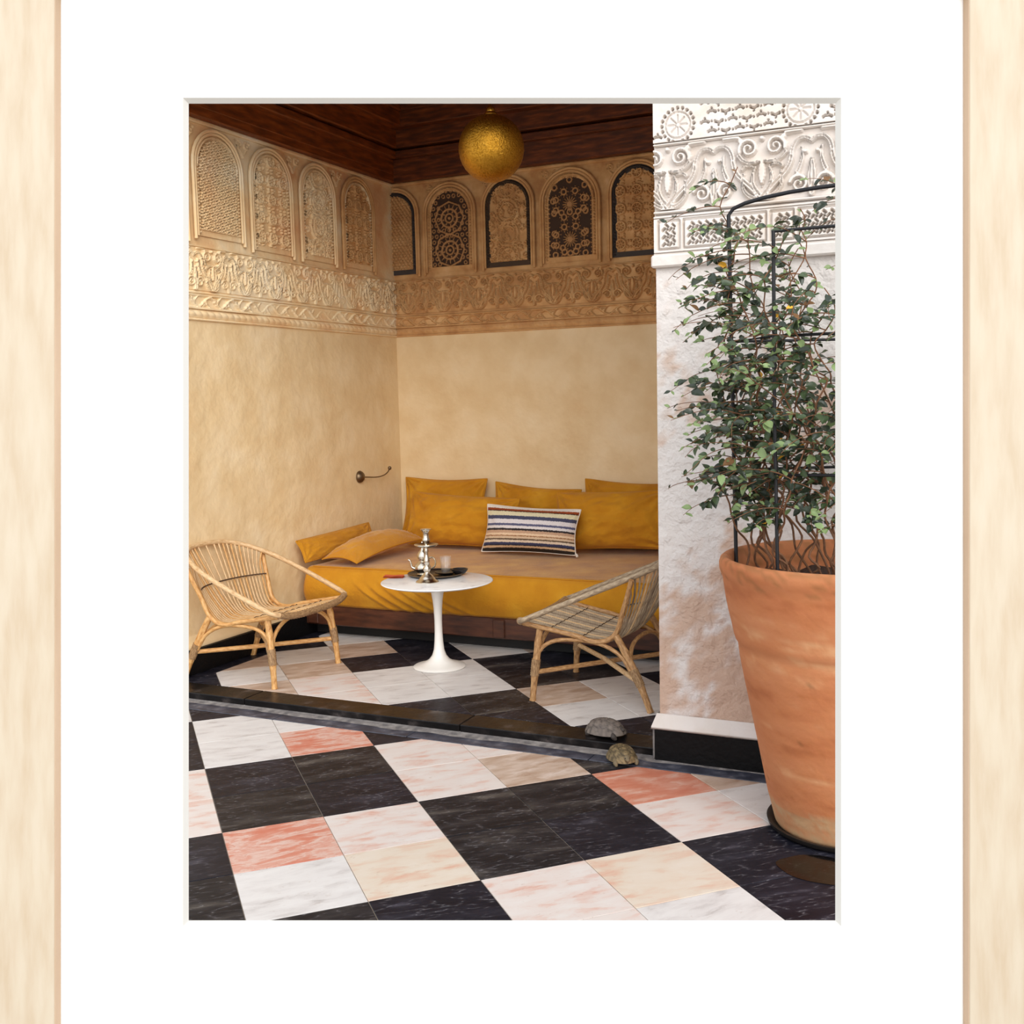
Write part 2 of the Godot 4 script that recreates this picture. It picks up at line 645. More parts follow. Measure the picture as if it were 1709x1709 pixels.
	# rattan
	mat("rattan", Color.WHITE, 0.45, 0.0, tex(noise(101, 0.01, 4, 10.0), [[0.0, rgb(150, 98, 48)], [0.35, rgb(196, 142, 82)], [0.65, rgb(214, 166, 106)], [1.0, rgb(228, 190, 138)]], 512), Vector3(4.0, 1.0, 1.0), false)
	mat("rattan_pale", Color.WHITE, 0.55, 0.0, tex(noise(103, 0.012, 4, 10.0), [[0.0, rgb(168, 126, 82)], [0.4, rgb(206, 168, 122)], [1.0, rgb(226, 198, 158)]], 512), Vector3(4.0, 1.0, 1.0), false)
	mat("rattan_weathered", Color.WHITE, 0.6, 0.0, tex(noise(105, 0.012, 4, 10.0), [[0.0, rgb(112, 92, 74)], [0.4, rgb(160, 138, 112)], [1.0, rgb(198, 178, 150)]], 512), Vector3(4.0, 1.0, 1.0), false)
	mat("rattan_grey", Color.WHITE, 0.6, 0.0, tex(noise(106, 0.012, 4, 10.0), [[0.0, rgb(84, 68, 54)], [0.4, rgb(128, 108, 88)], [1.0, rgb(166, 146, 120)]], 256), Vector3(4.0, 1.0, 1.0), false)
	mat("cane_binding", Color.WHITE, 0.6, 0.0, tex(noise(107, 0.05, 3), [[0.0, rgb(112, 80, 50)], [1.0, rgb(196, 160, 116)]], 256), Vector3(3.0, 1.0, 1.0), false)
	mat("rattan_aged", Color.WHITE, 0.5, 0.0, tex(noise(109, 0.012, 5, 10.0), [[0.0, rgb(104, 70, 40)], [0.35, rgb(162, 118, 74)], [0.7, rgb(190, 146, 98)], [1.0, rgb(208, 172, 126)]], 512), Vector3(4.0, 1.0, 1.0), false)
	mat("dark_cord", rgb(70, 46, 28), 0.8)
	# cloth
	var velvet := tex(noise(111, 0.006, 5, 40.0), [[0.0, rgb(172, 110, 8)], [0.4, rgb(192, 128, 14)], [0.7, rgb(202, 140, 22)], [1.0, rgb(214, 158, 46)]], 512)
	var weave := bump(noise(113, 0.09, 3), 4.0)
	for q in ["velvet", "velvet_seat"]:
		var c := mat(q, Color.WHITE, 0.95, 0.0, velvet, Vector3.ONE * 1.1, true, weave, 0.3)
		c.rim_enabled = true
		c.rim = 0.12
		c.rim_tint = 0.6
	M["velvet_seat"].rim = 0.5
	M["velvet_seat"].rim_tint = 0.35
	mat("piping", rgb(190, 128, 20), 0.9)
	mat("stripes", Color.WHITE, 0.95, 0.0, stripe_texture(), Vector3.ONE, false, bump(noise(115, 0.12, 2), 5.0), 0.5)
	mat("cream_yarn", rgb(226, 216, 204), 0.95)
	# table things
	mat("table_lacquer", rgb(236, 232, 226), 0.3)
	mat("table_marble", Color.WHITE, 0.22, 0.0, tex(noise(121, 0.01, 5, 60.0), [[0.0, rgb(196, 194, 196)], [0.25, rgb(234, 233, 235)], [0.5, rgb(248, 248, 249)], [1.0, rgb(250, 250, 251)]], 512), Vector3.ONE * 1.6)
	mat("silver", rgb(214, 206, 192), 0.2, 1.0)
	mat("tarnished_silver", Color.WHITE, 0.3, 1.0, tex(noise(123, 0.03, 4), [[0.0, rgb(120, 104, 80)], [0.5, rgb(186, 172, 148)], [1.0, rgb(214, 204, 186)]], 256), Vector3.ONE * 6.0)
	mat("black_tray", rgb(34, 30, 30), 0.35)
	mat("tray_rim", rgb(122, 100, 74), 0.4, 0.6)
	var gl := mat("clear_glass", Color(0.96, 0.98, 0.97, 0.05), 0.02)
	gl.transparency = BaseMaterial3D.TRANSPARENCY_ALPHA
	mat("dregs", rgb(70, 44, 22), 0.4)
	mat("red_cloth", rgb(206, 92, 50), 0.9)
	# brass lamp
	var etched := noise(131, 0.04, 3, 30.0, FastNoiseLite.TYPE_SIMPLEX_SMOOTH, FastNoiseLite.FRACTAL_RIDGED)
	mat("etched_brass", Color.WHITE, 0.38, 1.0, tex(etched, [[0.0, rgb(120, 82, 22)], [0.5, rgb(172, 122, 36)], [0.8, rgb(206, 154, 56)], [1.0, rgb(226, 182, 92)]], 512), Vector3.ONE * 3.0, true, bump(etched, 6.0), 0.8)
	mat("brass", rgb(196, 148, 62), 0.3, 1.0)
	mat("old_metal", rgb(120, 100, 78), 0.4, 0.9)
	# terracotta
	mat("terracotta", Color.WHITE, 0.85, 0.0, null, Vector3.ONE, true, fine, 0.5)
	M["terracotta"].vertex_color_use_as_albedo = true
	mat("soil", Color.WHITE, 0.95, 0.0, tex(noise(141, 0.05, 4), [[0.0, rgb(30, 18, 12)], [1.0, rgb(84, 56, 38)]], 256), Vector3.ONE * 4.0)
	mat("saucer_black", rgb(30, 25, 22), 0.5)
	mat("iron", rgb(30, 30, 34), 0.5, 0.3)
	mat("twig", Color.WHITE, 0.8, 0.0, tex(noise(143, 0.03, 3), [[0.0, rgb(84, 54, 36)], [1.0, rgb(150, 104, 70)]], 256), Vector3.ONE * 5.0)
	for q in [["leaf_dark", rgb(38, 48, 36), 0.28], ["leaf_green", rgb(62, 78, 50), 0.32], ["leaf_pale", rgb(122, 142, 92), 0.4], ["leaf_yellow", rgb(232, 170, 40), 0.5], ["leaf_brown", rgb(112, 78, 44), 0.7]]:
		var lm := mat(q[0], q[1], q[2])
		lm.backlight_enabled = true
		lm.backlight = Color(0.18, 0.2, 0.08)
	var wet := mat("water", Color(0.025, 0.018, 0.014, 0.72), 0.12)
	wet.transparency = BaseMaterial3D.TRANSPARENCY_ALPHA
	# tortoise
	for q in ["shell", "hide"]:
		var s := mat(q, Color.WHITE, 0.7)
		s.vertex_color_use_as_albedo = true


func stripe_texture() -> ImageTexture:
	# bands from the top of the cushion downwards: share of the height, colour
	var bands := [[0.07, rgb(232, 222, 214)], [0.05, rgb(150, 66, 26)], [0.02, rgb(70, 36, 26)], [0.10, rgb(222, 212, 178)], [0.075, rgb(70, 72, 98)], [0.09, rgb(226, 220, 222)], [0.045, rgb(92, 94, 124)], [0.055, rgb(226, 220, 220)], [0.04, rgb(48, 42, 44)], [0.055, rgb(196, 160, 132)], [0.045, rgb(232, 204, 172)], [0.02, rgb(160, 112, 76)], [0.045, rgb(216, 190, 160)], [0.03, rgb(104, 84, 66)], [0.05, rgb(226, 208, 186)], [0.05, rgb(56, 58, 88)], [0.02, rgb(34, 32, 38)], [0.045, rgb(206, 172, 136)], [0.075, rgb(40, 32, 26)]]
	var im := Image.create(256, 512, false, Image.FORMAT_RGB8)
	var f := noise(200, 0.15, 2)
	var total := 0.0
	for b in bands:
		total += b[0]
	for y in 512:
		for x in 256:
			var fy := (y + f.get_noise_2d(x * 1.4, y * 0.4) * 5.0) / 512.0 * total
			var run := 0.0
			var col: Color = bands[bands.size() - 1][1]
			for b in bands:
				run += b[0]
				if fy < run:
					col = b[1]
					break
			var j := 1.0 + f.get_noise_2d(x * 5.0, y * 3.0 + 900.0) * 0.22
			im.set_pixel(x, y, Color(clampf(col.r * j, 0, 1), clampf(col.g * j, 0, 1), clampf(col.b * j, 0, 1)))
	return ImageTexture.create_from_image(im)


# ---------------------------------------------------------------- the maple frame and its window mount
func build_frame() -> void:
	var bs := Basis(RIGHT, UP_, BACK).orthonormalized()
	var D := 1.5
	var s := D / FOCAL
	var o := thing("picture_stand", "pale maple picture frame with plain flat rails around a wide white card mount", "picture frame", EYE - bs.z * D)
	o.basis = bs
	# the mount: a board with a bevelled window
	var hx := 549.5 * s
	var hy := 691.5 * s
	var t := D * 0.0046
	var ix := 539.5 / FOCAL * (D + t)
	var iy := 681.5 / FOCAL * (D + t)
	var ox := 0.652
	var oy := 0.735
	var b := MB.new()
	for z in [0.0, -t]:
		var wx := hx if z == 0.0 else ix
		var wy := hy if z == 0.0 else iy
		var out := Vector3(0, 0, 1 if z == 0.0 else -1)
		b.quad(Vector3(-ox, -oy, z), Vector3(-wx, -oy, z), Vector3(-wx, oy, z), Vector3(-ox, oy, z), out)
		b.quad(Vector3(wx, -oy, z), Vector3(ox, -oy, z), Vector3(ox, oy, z), Vector3(wx, oy, z), out)
		b.quad(Vector3(-wx, wy, z), Vector3(wx, wy, z), Vector3(wx, oy, z), Vector3(-wx, oy, z), out)
		b.quad(Vector3(-wx, -oy, z), Vector3(wx, -oy, z), Vector3(wx, -wy, z), Vector3(-wx, -wy, z), out)
	var board := part(o, "mount", b.mesh(), M.mat_board)
	for k in 4:
		var e := MB.new()
		var c := [[-1, -1], [1, -1], [1, 1], [-1, 1]]
		var p: Array = c[k]
		var q: Array = c[(k + 1) % 4]
		e.quad(Vector3(p[0] * hx, p[1] * hy, 0), Vector3(q[0] * hx, q[1] * hy, 0), Vector3(q[0] * ix, q[1] * iy, -t), Vector3(p[0] * ix, p[1] * iy, -t), Vector3(-(p[0] + q[0]), -(p[1] + q[1]), 1))
		part(board, "cut_edge", e.mesh(), M.mat_core)
	# four rails stand proud of the mount; the two upright ones run down to the floor
	var inx := 753.5 * s
	var wide := 0.115
	var front := D * 10.0 / 763.5
	var deep := front + 0.022
	for sx in [-1.0, 1.0]:
		var px: float = sx * (inx + wide * 0.5)
		var foot := -(EYE.y - bs.z.y * D + bs.x.y * px) / bs.y.y + 0.012
		var top := oy + wide
		var r := MB.new()
		r.box(Vector3.ZERO, Vector3(wide, top - foot, deep), 0.001)
		var rail := part(o, "rail", r.mesh(), M.maple, Transform3D(Basis(), Vector3(px, (top + foot) * 0.5, front - deep * 0.5)))
		var l := MB.new()
		l.box(Vector3.ZERO, Vector3(0.0008, 2.0 * oy, front - 0.001), 0.0)
		part(rail, "inner_edge", l.mesh(), M.maple_edge, Transform3D(Basis(), Vector3(-sx * (wide * 0.5 + 0.0004), -(top + foot) * 0.5, deep * 0.5 - front * 0.5)))
	for sy in [-1.0, 1.0]:
		var r := MB.new()
		r.box(Vector3.ZERO, Vector3(wide, 2.0 * inx, deep), 0.001)
		part(o, "rail", r.mesh(), M.maple, Transform3D(Basis(Vector3(0, 1, 0), Vector3(-1, 0, 0), Vector3(0, 0, 1)), Vector3(0, sy * (oy + wide * 0.5), front - deep * 0.5)))


# ---------------------------------------------------------------- floors
func clip(poly: PackedVector2Array, region: PackedVector2Array) -> Array:
	return Geometry2D.intersect_polygons(poly, region)


func ab(pts: Array) -> PackedVector2Array:
	var r := PackedVector2Array()
	for q in pts:
		r.append(Vector2(q[0], -q[1]))
	return r


func tiles(parent: Node3D, origin: Vector2, cell: float, i0: int, i1: int, j0: int, j1: int, region: PackedVector2Array, y0: float, y1: float, dark_odd: bool, special: Dictionary) -> void:
	var U := Vector2(0.7012, 0.71296)
	var V := Vector2(0.71296, -0.7012)
	var g := 0.0011
	var half := cell * 0.5
	for i in range(i0 * 2, i1 * 2):
		for j in range(j0 * 2, j1 * 2):
			var q := PackedVector2Array()
			for k in [[g, g], [half - g, g], [half - g, half - g], [g, half - g]]:
				var p: Vector2 = origin + U * (i * half + k[0]) + V * (j * half + k[1])
				q.append(Vector2(p.x, -p.y))
			var black := (posmod(int(floor(i * 0.5)) + int(floor(j * 0.5)), 2) == 1) == dark_odd
			for piece in clip(q, region):
				if absf(polygon_area(piece)) < 0.0004:
					continue
				var b := MB.new()
				b.slab(piece, y0, y1 + rng.randf_range(-0.0003, 0.0003), 0.0012, Vector2(rng.randf(), rng.randf()), U.angle() + rng.randf_range(-0.15, 0.15), 1.0)
				var key := "%d,%d" % [i, j]
				var m: String
				if black:
					m = "marble_black" if rng.randf() < 0.7 else "marble_brown"
				else:
					var f := rng.randf()
					m = "marble_white" if f < (0.4 if dark_odd else 0.8) else ("marble_blush" if f < 0.8 else ("marble_cream" if dark_odd else "marble_tan"))
				if special.has(key):
					m = special[key]
				part(parent, "tile", b.mesh(), M[m])


func polygon_area(p: PackedVector2Array) -> float:
	var s := 0.0
	for k in p.size():
		s += p[k].cross(p[(k + 1) % p.size()])
	return s * 0.5


func build_floor() -> void:
	# the courtyard floor; its near edge lies just behind the mount
	var fl := setting("floor", "courtyard floor of black and pale pink marble tiles laid in a diagonal check", "floor")
	var region := ab([[-6.0, 0.9], [2.4, 0.9], [2.4, 3.68], [-6.0, 3.68]])
	var b := MB.new()
	b.slab(ab([[-6.0, -1.2], [2.4, -1.2], [2.4, 6.5], [-6.0, 6.5]]), -0.2, -0.022, 0.0)
	part(fl, "bed", b.mesh(), M.subfloor)
	var pv := MB.new()
	pv.slab(ab([[-6.0, -1.2], [2.4, -1.2], [2.4, 0.899], [-6.0, 0.899]]), -0.022, 0.0, 0.0)
	part(fl, "paving", pv.mesh(), M.subfloor)
	var gr := MB.new()
	gr.slab(region, -0.022, -0.0028, 0.0)
	part(fl, "grout", gr.mesh(), M.grout)
	tiles(fl, Vector2(-3.212, 3.532), 0.66, -9, 12, -9, 12, region, -0.02, 0.0, true,
		{"0,4": "marble_rose", "0,5": "marble_white", "1,4": "marble_blush", "1,5": "marble_cream", "1,0": "marble_white", "0,0": "marble_white", "0,1": "marble_white", "1,1": "marble_rose", "2,2": "marble_blush", "2,3": "marble_blush", "3,2": "marble_blush", "3,3": "marble_tan", "4,4": "marble_salmon", "4,5": "marble_blush", "5,4": "marble_tan", "5,5": "marble_white", "2,6": "marble_blush", "3,6": "marble_cream", "2,7": "marble_blush", "3,7": "marble_white"})
	# border of blue-grey stone along the step, crusted with lime where it meets the riser
	var x0 := -6.0
	var lens := [0.62, 0.85, 0.74, 0.9, 0.68, 0.8, 0.75]
	for k in 12:
		var l: float = lens[k % lens.size()]
		var s := MB.new()
		s.slab(ab([[x0 + 0.002, 3.683], [x0 + l - 0.002, 3.683], [x0 + l - 0.002, 3.772], [x0 + 0.002, 3.772]]), -0.02, 0.001, 0.002)
		part(fl, "border_stone", s.mesh(), M.slate_blue)
		x0 += l
		if x0 > 2.3:
			break
	var crust := MB.new()
	var pts := PackedVector3Array()
	var cn := noise(7, 3.0, 3)
	for j in 3:
		for i in 360:
			var a := -6.0 + i * 8.4 / 359.0
			var inner := 3.768 - 0.012 + cn.get_noise_1d(a) * 0.022
			var bb := lerpf(inner, 3.815 if a < PIER_A else 3.778, j * 0.5)
			pts.append(P(a, 0.0012 + j * 0.0016, bb))
	crust.grid(pts, 360)
	part(fl, "lime_crust", crust.mesh(), M.lime_crust)
	# the alcove floor, one low step up
	var up := setting("floor", "raised alcove floor of black and pale marble checks under the divan and chairs", "floor")
	var r2 := ab([[-3.60, 3.962], [PIER_A, 3.962], [PIER_A, WALL_B], [-3.60, WALL_B]])
	var bed := MB.new()
	bed.slab(ab([[WALL_A, 3.83], [PIER_A, 3.83], [PIER_A, WALL_B], [WALL_A, WALL_B]]), -0.022, STEP - 0.012, 0.0)
	part(up, "bed", bed.mesh(), M.subfloor)
	var g2 := MB.new()
	g2.slab(r2, STEP - 0.012, STEP - 0.0028, 0.0)
	part(up, "grout", g2.mesh(), M.grout)
	tiles(up, Vector2(-3.385, 3.938), 0.6374, -4, 6, -4, 6, r2, STEP - 0.011, STEP, false,
		{"2,-2": "marble_tan", "0,0": "marble_tan", "1,0": "marble_blush", "0,1": "marble_tan", "1,1": "marble_blush"})
	var wb := 3.962
	for l in [0.72, 0.66, 0.9]:
		var ws := MB.new()
		ws.slab(ab([[WALL_A, wb + 0.001], [-3.602, wb + 0.001], [-3.602, wb + l - 0.001], [WALL_A, wb + l - 0.001]]), STEP - 0.012, STEP, 0.0012)
		part(up, "border_stone", ws.mesh(), M.marble_black)
		wb += l
	# border strip along the step: dark nosing stones
	var sx := -3.9
	for l in [0.75, 1.12, 0.98]:
		var s := MB.new()
		var e := minf(sx + l, PIER_A + 0.004)
		s.box(P((sx + e) * 0.5, STEP * 0.5 - 0.01, 3.885), Vector3(e - sx - 0.004, STEP + 0.02, 0.15), 0.003)
		part(up, "step_stone", s.mesh(), M.step_stone)
		sx += l
	# a wet patch by the pot
	var w := MB.new()
	var wp := PackedVector2Array()
	var wn := noise(9, 0.35, 1)
	for k in 64:
		var an := TAU * k / 64.0
		var rr := 0.13 * (1.0 + wn.get_noise_2d(cos(an) * 2.0, sin(an) * 2.0) * 0.08)
		wp.append(Vector2(-0.43 + cos(an) * rr * 1.1, -(3.045 + sin(an) * rr * 0.7)))
	w.slab(wp, 0.0004, 0.0016, 0.0)
	var wo := part(self, numbered("water_puddle"), w.mesh(), M.water)
	wo.set_meta("label", "dark puddle of water on the black tile before the terracotta pot")
	wo.set_meta("category", "puddle")


# ---------------------------------------------------------------- walls
func flat_wall(parent: Node3D, called: String, ce: Vector3, size: Vector3, m: Material, bev := 0.004) -> void:
	var b := MB.new()
	b.box(ce, size, bev)
	part(parent, called, b.mesh(), m)


# a plaster face with slight waves; u from u0 to u1, y from y0 to y1, given by a transform whose z points out of the wall
func wavy_face(parent: Node3D, called: String, xf: Transform3D, w: float, h: float, m: Material, amp: float, sd: int, colour: Variant = null) -> void:
	var st := 0.02
	var nx := int(ceil(w / st)) + 1
	var ny := int(ceil(h / st)) + 1
	var f := noise(sd, 0.9, 4)
	var pts := PackedVector3Array()
	var b := MB.new()
	for j in ny:
		for i in nx:
			var u := w * i / (nx - 1)
			var v := h * j / (ny - 1)
			var edge := minf(1.0, minf(minf(u, w - u), minf(v, h - v)) * 20.0)
			pts.append(Vector3(u, v, f.get_noise_2d(u, v) * amp * edge))
			if colour != null:
				b.c.append(colour.call(u, v))
	b.grid(pts, nx)
	part(parent, called, b.mesh(), m, xf)


func build_walls() -> void:
	var wb := setting("wall_back", "cream plaster back wall of the alcove behind the mustard divan", "wall")
	flat_wall(wb, "core", P(-2.45, 1.8, 6.42), Vector3(3.2, 3.6, 0.246), M.plaster)
	wavy_face(wb, "plaster_face", Transform3D(Basis(), P(WALL_A, STEP, WALL_B)), PIER_A - WALL_A, 1.79, M.plaster, 0.008, 4)
	var wl := setting("wall_left", "cream plaster left wall of the alcove behind the left rattan chair", "wall")
	flat_wall(wl, "core", P(-4.88, 1.8, 5.16), Vector3(2.25, 3.6, 2.72), M.plaster)
	var lx := Transform3D(Basis(Vector3(0, 0, -1), Vector3(0, 1, 0), Vector3(1, 0, 0)), P(WALL_A, 0.19, PIER_B))
	wavy_face(wl, "plaster_face", lx, WALL_B - PIER_B, 1.64, M.plaster, 0.009, 14)
	flat_wall(wl, "outer_face", P(-4.88, 1.86, 3.795), Vector3(2.26, 3.48, 0.012), M.white_plaster)
	# dark stone skirting with a plaster cove over it
	var bl := setting("baseboard_left", "black stone skirting along the left wall behind the rattan chair", "skirting")
	var pb := 3.83
	for l in [0.86, 0.8, 0.79]:
		flat_wall(bl, "skirting_stone", P(-3.70, STEP + 0.0625, pb + l * 0.5), Vector3(0.05, 0.125, l - 0.003), M.black_stone, 0.003)
		pb += l
	var cv := MB.new()
	var prof := [[0.052, 0.0], [0.05, 0.012], [0.03, 0.02], [0.012, 0.032], [0.0, 0.06]]
	var pts := PackedVector3Array()
	for q in prof:
		for i in 12:
			pts.append(P(WALL_A + q[0], STEP + 0.125 + q[1], lerpf(3.82, WALL_B, i / 11.0)))
	cv.grid(pts, 12, true)
	part(wl, "plaster_cove", cv.mesh(), M.plaster)
	# the pier on the right
	var wr := setting("wall_right", "white carved and weathered plaster pier to the right of the alcove", "wall")
	flat_wall(wr, "core", P(0.621, 1.8, 5.15), Vector3(3.55, 3.6, 2.692), M.white_plaster, 0.006)
	var n1 := noise(51, 2.2, 5, 0.0)
	var n2 := noise(52, 9.0, 4)
	var n3 := noise(53, 30.0, 3)
	var stain := func(u: float, v: float) -> Color:
		# iron and damp stains: ragged patches, most of them near the foot
		var s: float = n1.get_noise_2d(u * 0.9, v * 0.6) + n2.get_noise_2d(u, v) * 0.55 + n3.get_noise_2d(u, v) * 0.25
		var lowdown := smoothstep(1.15, 0.0, v) * 0.85 - 0.42
		var k := smoothstep(-0.12, 0.34, s + lowdown)
		var base := rgb(217, 210, 206).srgb_to_linear()
		return base.lerp(rgb(186, 144, 112).srgb_to_linear(), k * 0.7)
	wavy_face(wr, "plaster_face", Transform3D(Basis(), P(PIER_A, 0.17, PIER_B - 0.002)), 3.5, 1.67, M.stained_plaster, 0.006, 24, stain)
	var fv := MB.new()
	var fp := PackedVector3Array()
	for q in [[0.0, 0.178], [0.003, 0.172], [0.012, 0.160], [0.022, 0.146], [0.031, 0.135], [0.034, 0.125], [0.0, 0.125]]:
		for i in 20:
			fp.append(P(lerpf(PIER_A - 0.012 - q[0] * 0.4, 2.38, i / 19.0), q[1], PIER_B - 0.004 - q[0]))
	fv.grid(fp, 20)
	fp.clear()
	for q in [[0.0, 0.178], [0.003, 0.172], [0.012, 0.160], [0.022, 0.146], [0.031, 0.135], [0.034, 0.125]]:
		for i in 2:
			fp.append(P(PIER_A - 0.012 - q[0] * 0.4 + 0.006 * i, q[1], (PIER_B - 0.004 - q[0]) if i == 0 else PIER_B + 0.06))
	fv.grid(fp, 2, true)
	part(wr, "flared_foot", fv.mesh(), M.white_plaster)
	var br := setting("baseboard_right", "black stone plinth under the white pier beside the terracotta pot", "skirting")
	var px := PIER_A - 0.014
	for l in [0.92, 0.8, 0.74, 1.0]:
		flat_wall(br, "plinth_stone", P(px + l * 0.5, 0.0628, 3.80), Vector3(l - 0.003, 0.1245, 0.06), M.black_stone, 0.002)
		px += l
	flat_wall(br, "end_mortar", P(PIER_A - 0.019, 0.07, 3.80), Vector3(0.008, 0.13, 0.05), M.lime_crust, 0.002)
	# wall over the opening
	var wf := setting("wall_front", "upper wall over the mouth of the alcove", "wall")
	flat_wall(wf, "core", P(-2.45, 3.24, 3.94), Vector3(2.6, 0.74, 0.26), M.white_plaster)


func build_ceiling() -> void:
	var c := setting("ceiling", "dark cedar ceiling of the alcove with stepped cornice boards", "ceiling")
	flat_wall(c, "deck", P(-2.45, 3.5, 5.1), Vector3(3.0, 0.1, 2.7), M.cedar_dark)
	# planks
	for k in 13:
		var a := WALL_A + 0.1 + k * 0.2
		flat_wall(c, "plank", P(a, 3.43, 5.05), Vector3(0.194, 0.03, 2.46), M.cedar, 0.004)
	# cornice: stepped boards leaning in from the walls
	var steps := [[0.0, CEIL, 0.05, 0.035], [0.018, CEIL + 0.045, 0.035, 0.10], [0.06, CEIL + 0.14, 0.04, 0.028], [0.085, CEIL + 0.20, 0.035, 0.14], [0.15, CEIL + 0.31, 0.05, 0.11], [0.19, CEIL + 0.40, 0.035, 0.18], [0.26, CEIL + 0.50, 0.05, 0.10]]
	for s in steps:
		# along the left wall
		flat_wall(c, "cornice_board", P(WALL_A + s[0] + s[2] * 0.5 - 0.02, s[1] + s[3] * 0.5, 5.1), Vector3(s[2] + 0.04, s[3] + 0.02, 2.4 - s[0]), M.cedar_lit, 0.006)
		# along the back wall
		flat_wall(c, "cornice_board", P(-2.45, s[1] + s[3] * 0.5, WALL_B - s[0] - s[2] * 0.5 + 0.02), Vector3(2.6, s[3] + 0.02, s[2] + 0.04), M.cedar, 0.006)


# ---------------------------------------------------------------- carved plaster
func arch_path(w: float, h: float, inset: float) -> PackedVector3Array:
	# outline of a round-headed panel, from the foot on the left over the head to the foot on the right
	var p := PackedVector3Array()
	var r := w * 0.5 - inset
	var spring := h - w * 0.5
	p.append(Vector3(inset, inset, 0))
	for k in 6:
		p.append(Vector3(inset, lerpf(inset, spring, (k + 1) / 6.0), 0))
	for k in range(1, 16):
		var an := PI - PI * k / 16.0
		p.append(Vector3(w * 0.5 + cos(an) * r, spring + sin(an) * r, 0))
	for k in 7:
		p.append(Vector3(w - inset, lerpf(spring, inset, k / 6.0), 0))
	return p


func in_arch(u: float, v: float, w: float, h: float, inset: float) -> bool:
	if u < inset or u > w - inset or v < inset:
		return false
	var spring := h - w * 0.5
	if v <= spring:
		return true
	return Vector2(u - w * 0.5, v - spring).length() < w * 0.5 - inset


